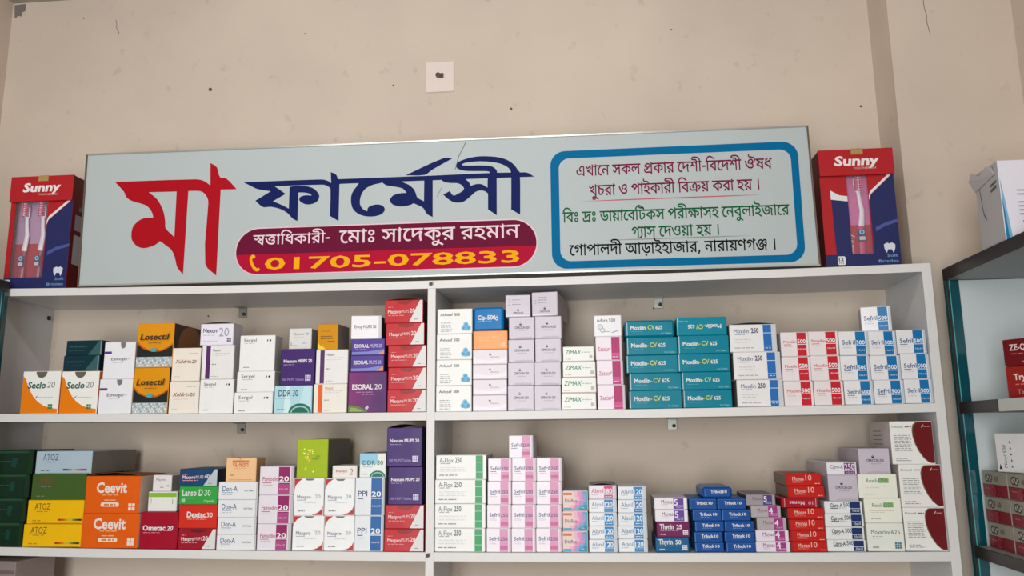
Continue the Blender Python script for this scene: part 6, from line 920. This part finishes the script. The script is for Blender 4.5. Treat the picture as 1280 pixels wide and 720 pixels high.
SR, SN, SWH, SKR = (178, 16, 30), (24, 34, 92), (228, 224, 226), (96, 16, 22)
def display_box(x0, x1, z0, H, yf, d, win, brushes, label, left):
    W = x1 - x0; t = thing('toothbrush_display_box', label, 'box', ((x0 + x1) / 2, yf + d / 2, z0), 0, 'toothbrush display boxes')
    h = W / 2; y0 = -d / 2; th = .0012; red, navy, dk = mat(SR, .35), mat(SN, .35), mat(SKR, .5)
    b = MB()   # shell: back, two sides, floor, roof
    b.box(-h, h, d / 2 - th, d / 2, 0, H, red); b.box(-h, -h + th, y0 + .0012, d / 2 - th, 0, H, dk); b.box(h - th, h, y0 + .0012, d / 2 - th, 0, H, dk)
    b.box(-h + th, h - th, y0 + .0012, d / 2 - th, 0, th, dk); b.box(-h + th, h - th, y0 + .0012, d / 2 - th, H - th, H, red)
    if left:
        T = Matrix.Translation((h + .0003, 0, 0)) @ Matrix.Rotation(math.pi / 2, 4, 'Z')
        for (a0, a1, v0, v1, c) in ((-.022, .016, .22, .48, (170, 160, 165)), (-.022, .012, .52, .66, (150, 140, 146)), (-.01, .006, .7, .74, (120, 100, 104))): b.poly([[(a0, v0 * H), (a1, v0 * H), (a1, v1 * H), (a0, v1 * H)]], mat(c), 0, T)
    b.build('carton_shell', t)
    u0, u1, v0, v1 = win; X = lambda u: -h + u * W; Z = lambda v: v * H
    b = MB()   # printed front with a window cut through it
    b.box(X(0), X(u0), y0, y0 + .0012, 0, H, red); b.box(X(u1), X(1), y0, y0 + .0012, 0, H, red); b.box(X(u0), X(u1), y0, y0 + .0012, 0, Z(v0), navy); b.box(X(u0), X(u1), y0, y0 + .0012, Z(v1), H, red)
    P = lambda pts, m, k: b.poly([[(X(u), Z(v)) for u, v in pts]], m, y0 - .00025 * k)
    P([(0, 0), (1, 0), (1, v0 if v0 < .12 else .11), (0, v0 if v0 < .12 else .11)], navy, 1)
    P([(u1 + .01, .1), (1, .1), (1, .79), (u1 + .03, .605), (u1 + .01, .55)], navy, 1)
    P([(u1 + .005, .56), (u1 + .03, .61), (1, .795), (1, .82), (u1 + .03, .64), (u1 + .005, .6)], mat(SWH), 2)
    if not left:
        P([(.15, .1), (u0, .1), (u0, .565), (.135, .575)], navy, 1); P([(.13, .575), (u0 - .005, .555), (u0 - .005, .6), (.25, .61), (.13, .655)], mat(SWH), 2)
    P([(u1 + .06, .29), (u1 + .2, .335), (1, .365), (1, .39), (u1 + .2, .365), (u1 + .06, .325)], mat((70, 84, 150)), 2)
    # plain tooth mark and the bristle note
    tz, tu = .145, .86
    b.poly([smooth([(X(tu + p[0]), Z(tz) + p[1] * W) for p in ((-.075, .05), (-.03, .075), (0, .06), (.03, .075), (.075, .05), (.07, -.01), (.045, -.07), (.025, -.02), (-.025, -.02), (-.045, -.07), (-.07, -.01))])], mat((214, 218, 228)), y0 - .0008)
    latin(b, 'Soft', X(.82), Z(.07), .038 * W, mat((120, 160, 205)), y0 - .0008, w=.14 * W, bold=.01); latin(b, 'Bristles', X(.70), Z(.025), .038 * W, mat((120, 160, 205)), y0 - .0008, w=.26 * W, bold=.01)
    bu = .0 if left else .15
    b.poly([rrect(X(bu) + .001, X(bu + .11), Z(.012), Z(.085), .003, 4)], mat((226, 226, 226)), y0 - .0008); latin(b, '12', X(bu + .02), Z(.045), .05 * W, mat((30, 30, 40)), y0 - .001, w=.065 * W, bold=.03); latin(b, 'PCS', X(bu + .022), Z(.02), .022 * W, mat((60, 60, 70)), y0 - .001, w=.065 * W)
    b.build('printed_front', t)
    b = MB()   # header that stands proud of the front
    hz = Z(.775); hy = y0 - .007
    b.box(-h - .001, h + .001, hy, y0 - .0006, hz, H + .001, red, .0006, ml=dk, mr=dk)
    latin(b, 'Sunny', X(.2), Z(.862), .13 * W, mat((238, 228, 228)), hy - .0003, w=.6 * W, bold=.035, slant=.14); latin(b, 'TOOTHBRUSH', X(.46), Z(.825), .03 * W, mat((232, 190, 190)), hy - .0003, w=.3 * W)
    hd = b.build('header', t)
    b = MB(); b.box(X(.44), X(.6), hy - .0006, hy - .0001, Z(.955), H + .0006, mat((176, 140, 84), .3)); b.box(X(.44), X(.6), hy - .0006, y0 + .02, H + .0011, H + .0016, mat((176, 140, 84), .3)); b.build('packing_tape', hd)
    b = MB(); m1, m2 = (mat((216, 110, 165), .4), mat((184, 22, 40), .4)) if not left else (mat((176, 140, 170), .4), mat((170, 20, 34), .4))
    yb_ = y0 + .0235; zc = Z(.37) if not left else Z(.42)
    b.box(max(X(u0) - .02, -h + .002), X(u1) + .02, yb_, yb_ + .001, zc, Z(v1) + .02, m1); b.box(max(X(u0) - .02, -h + .002), X(u1) + .02, yb_, yb_ + .001, .0014, zc, m2)
    if not left: latin(b, 'Sunny', X(.43), Z(.12), .08 * W, mat((240, 190, 190)), yb_ - .0004, w=.3 * W, rot=90, bold=.02)
    b.build('blister_card', t)
    b = MB(); b.box(X(u0) - .002, X(u1) + .002, y0 + .0016, y0 + .0019, Z(v0) - .002, Z(v1) + .002, FILM); b.build('window_film', t)
    for bx, lb in brushes: toothbrush(x0 + bx * W, yf + .0155, z0 + .0016, lb, H * .78, (190, 60, 110) if not left else (150, 40, 60), 'toothbrushes in the display boxes')
    return t
display_box(-1.0185, -.857, .5968, .279, .014, .07, (.08, .6, .1, .775), ((.2, 'white and red toothbrush behind left window of the left display box'), (.46, 'white and red toothbrush nearer the blue panel of the left display box')), 'red and navy toothbrush display box left of the signboard', True)
display_box(.904, 1.0615, .5955, .262, .014, .07, (.36, .64, .1, .775), ((.53, 'white and pink toothbrush inside the display box right of the sign'),), 'red and navy toothbrush display box right of the signboard', False)

# ------------------------------------------------------------------ glass display cabinets at both ends
DARK = mat((44, 38, 36), .4); GREY = mat((200, 208, 208), .45, noise=.03, scale=9); UNDER = mat((150, 154, 152), .5); TEAL = mat((6, 74, 84), .12, spec=.8); TLINE = mat((90, 176, 170), .2); PAPER = mat((196, 198, 190), .6)
def glass_mat():
    m = bpy.data.materials.new('cabinet_glass'); m.use_nodes = True; b = m.node_tree.nodes['Principled BSDF']
    n = m.node_tree.nodes.new('ShaderNodeTexNoise'); n.inputs['Scale'].default_value = 6
    r = m.node_tree.nodes.new('ShaderNodeMapRange'); r.inputs['To Min'].default_value = .05; r.inputs['To Max'].default_value = .09
    m.node_tree.links.new(n.outputs[0], r.inputs[0]); m.node_tree.links.new(r.outputs[0], b.inputs['Alpha'])
    b.inputs['Base Color'].default_value = (.45, .62, .6, 1); b.inputs['Roughness'].default_value = .05
    return m
GLASS = glass_mat()
def cabinet(label, sx, xf, xb, yf, yn, ztop):
    """display cabinet along a side wall: xf = front plane, xb = wall side, yf = far end; sx = +1 right, -1 left"""
    t = thing('display_cabinet', label, 'cabinet', ((xf + xb) / 2, (yf + yn) / 2, ZF), 0, 'glass display cabinets'); ox, oy = (xf + xb) / 2, (yf + yn) / 2
    def bx(name, a0, a1, y0, y1, z0, z1, m, par=None, c=.0006, **k):
        q0, q1 = sorted((xf + sx * a0, xf + sx * a1)); b = MB(); b.box(q0 - ox, q1 - ox, y0 - oy, y1 - oy, z0 - ZF, z1 - ZF, m, c, **k); return b.build(name, par or t)
    dp = abs(xb - xf)
    tp = bx('top_panel', .003, dp, yn, yf, ztop - .0245, ztop, UNDER); bx('edge_trim', 0, .003, yn, yf, ztop - .025, ztop + .0005, DARK, tp)
    bx('corner_post', .0, .027, yf - .012, yf, ZF, ztop - .0255, TEAL); bx('post_trim', .0, .0045, yf - .0135, yf - .0122, ZF, ztop - .0255, DARK); bx('post_highlight_strip', .0062, .0078, yf - .0132, yf - .0122, ZF, ztop - .0255, TLINE)
    bx('end_panel', .0275, dp, yf - .01, yf, ZF, ztop - .0255, GREY); bx('back_panel', dp - .008, dp, yn, yf - .0105, ZF, ztop - .0255, GREY); bx('end_panel', .0275, dp, yn, yn + .01, ZF, ztop - .0255, GREY)
    for z in (.3, .0145, -.3, -.65, -1.2):
        s = bx('shelf_board', .004, dp - .009, yn + .012, yf - .0145, z - .022, z, UNDER); bx('edge_trim', 0, .0035, yf - .175 if z == .3 else yn, yf - .0145, z - .0225, z + .0005, DARK, s)
        if z == .3: bx('label_strip', .001, .0035, yn, yf - .176, z - .0225, z + .0002, PAPER, s)
    return t
cabinet('tall display cabinet with teal glass edge at right of the shelf unit', 1, 1.145, 1.39, .021, -.95, .5835)
cabinet('display cabinet at far left edge showing only a teal corner strip', -1, -.9835, -1.236, -.008, -.95, .611)

def place(st, x, y, z, W, D, H, yaw, label):
    carton(st, x - W / 2, x + W / 2, z, z + H, 0, D, 0, 0, 0, label)
    o = bpy.context.scene.objects[-1]
    return o
def cabinet_box(st, px, py, pz_, W, D, H, yaw, label):
    """carton whose front-left lower corner stands at (px,py,pz_)"""
    o = carton(st, -W / 2, W / 2, pz_, pz_ + H, 0, D, 0, 0, 0, label)
    a = math.radians(yaw); R = Matrix.Rotation(a, 3, 'Z'); c = R @ Vector((W / 2, D / 2, 0))
    o.location = (px + c.x, py + c.y, pz_); o.rotation_euler = (0, 0, a); return o
cabinet_box('tryp', 1.170, -.146, .3003, .11, .07, .061, -58, 'bright red box under the dark red box in the right cabinet')
cabinet_box('zeq', 1.168, -.150, .3616, .11, .07, .05, -56, 'dark red box on top of the bright red box in right cabinet')
for i in range(3):
    for j in range(2):
        cabinet_box('drop', 1.168 + .001 * i, -.004 - .102 * j - .003 * (2 - i), .0148 + i * .0493, .1, .16, .049, -90, 'beige and red box, %s row in right cabinet, %s' % (('bottom', 'middle', 'top')[i], ('beside the teal post', 'cut by photo edge')[j]))
cabinet_box('mery', 1.172, -.069, .1632, .085, .05, .074, -80, 'white box with sideways lettering on the beige and red boxes')

# big torn carton on the right cabinet
t = thing('cardboard_carton', 'large torn white carton standing on the right glass cabinet', 'carton', (1.265, -.2, .5842))
cw, cd, chh = .115, .046, .153; CW = mat((226, 222, 232), .5); CG = mat((176, 172, 172), .7, noise=.06, scale=25); CB = mat((70, 150, 190), .5)
b = MB(); b.box(-cw, cw, -cd, cd, 0, chh, CW, .001, ml=CG, mt=mat((150, 120, 100), .7), mf=CW)
A_ = Art(b, cw * 2, chh, -cd, -cw, .001)
A_.P([(0, 0), (.05, 0), (.022, .5), (0, .8)], (120, 176, 206)); A_.P([(0, 0), (.026, 0), (.012, .35), (0, .55)], (30, 120, 165))
for i, (v, w) in enumerate(((.61, .2), (.56, .4), (.46, .38), (.41, .2), (.36, .24), (.31, .22))): A_.L(.12, v, w, (150, 146, 156), .011)
A_.L(.14, .22, .3, (110, 100, 110), .011); A_.T('GET', .26, .13, .05, (206, 70, 90), w=.2, bold=.02); A_.E(.17, .165, .025, (215, 120, 130)); A_.E(.17, .165, .017, (226, 222, 232)); A_.L(.14, .08, .3, (160, 156, 166), .009); A_.L(.14, .05, .2, (160, 156, 166), .009)
T = Matrix.Translation((-cw - .0004, 0, 0)) @ Matrix.Rotation(-math.pi / 2, 4, 'Z')
for x_, z_, w_, h_ in ((.012, .1, .022, .006), (.012, .11, .024, .005), (.02, .136, .008, .008)): b.poly([[(x_, z_), (x_ + w_, z_ + .004), (x_ + w_, z_ + h_ + .004), (x_, z_ + h_)]], mat((90, 90, 96), .6), 0, T)
b.poly([smooth([(-.03, .128), (-.026, .1), (-.022, .07), (-.014, .058), (-.0135, .054), (-.0155, .055), (-.0245, .068), (-.0285, .1), (-.032, .127)])], mat((110, 104, 100), .7), 0, T)
b.build('carton_body', t)
b = MB(); vs = [(-cw - .001, cd, .118), (-cw - .001, -cd + .012, .13), (-cw - .001, -cd + .02, chh - .006), (-cw - .004, -.012, chh - .001), (-cw - .006, .012, chh - .012), (-cw - .010, .034, chh + .001), (-cw - .009, cd + .004, chh - .012)]
n_ = len(vs); b.add(vs + [(x - .0008, y, z) for x, y, z in vs], [tuple(range(n_))[::-1], tuple(range(n_, 2 * n_))] + [(i, (i + 1) % n_, n_ + (i + 1) % n_, n_ + i) for i in range(n_)], CG); b.build('torn_flap', t, fix=True)

# carton at the bottom left corner, standing on the lowest visible bay
b = MB(); b.box(-.055, .055, -.06, .06, 0, .275, mat((150, 132, 128), .55), .001, mt=mat((170, 150, 146), .6)); A_ = Art(b, .11, .275, -.06, -.055, .001); A_.L(.1, .8, .5, (110, 96, 94), .02); A_.R(0, .9, 1, .93, (120, 104, 100))
o = b.build('carton'); o.location = (-.965, .08, -.3048); o.rotation_euler = (0, 0, math.radians(-6)); tag(o, 'dull pinkish carton below the lower shelf at bottom left corner', 'carton')
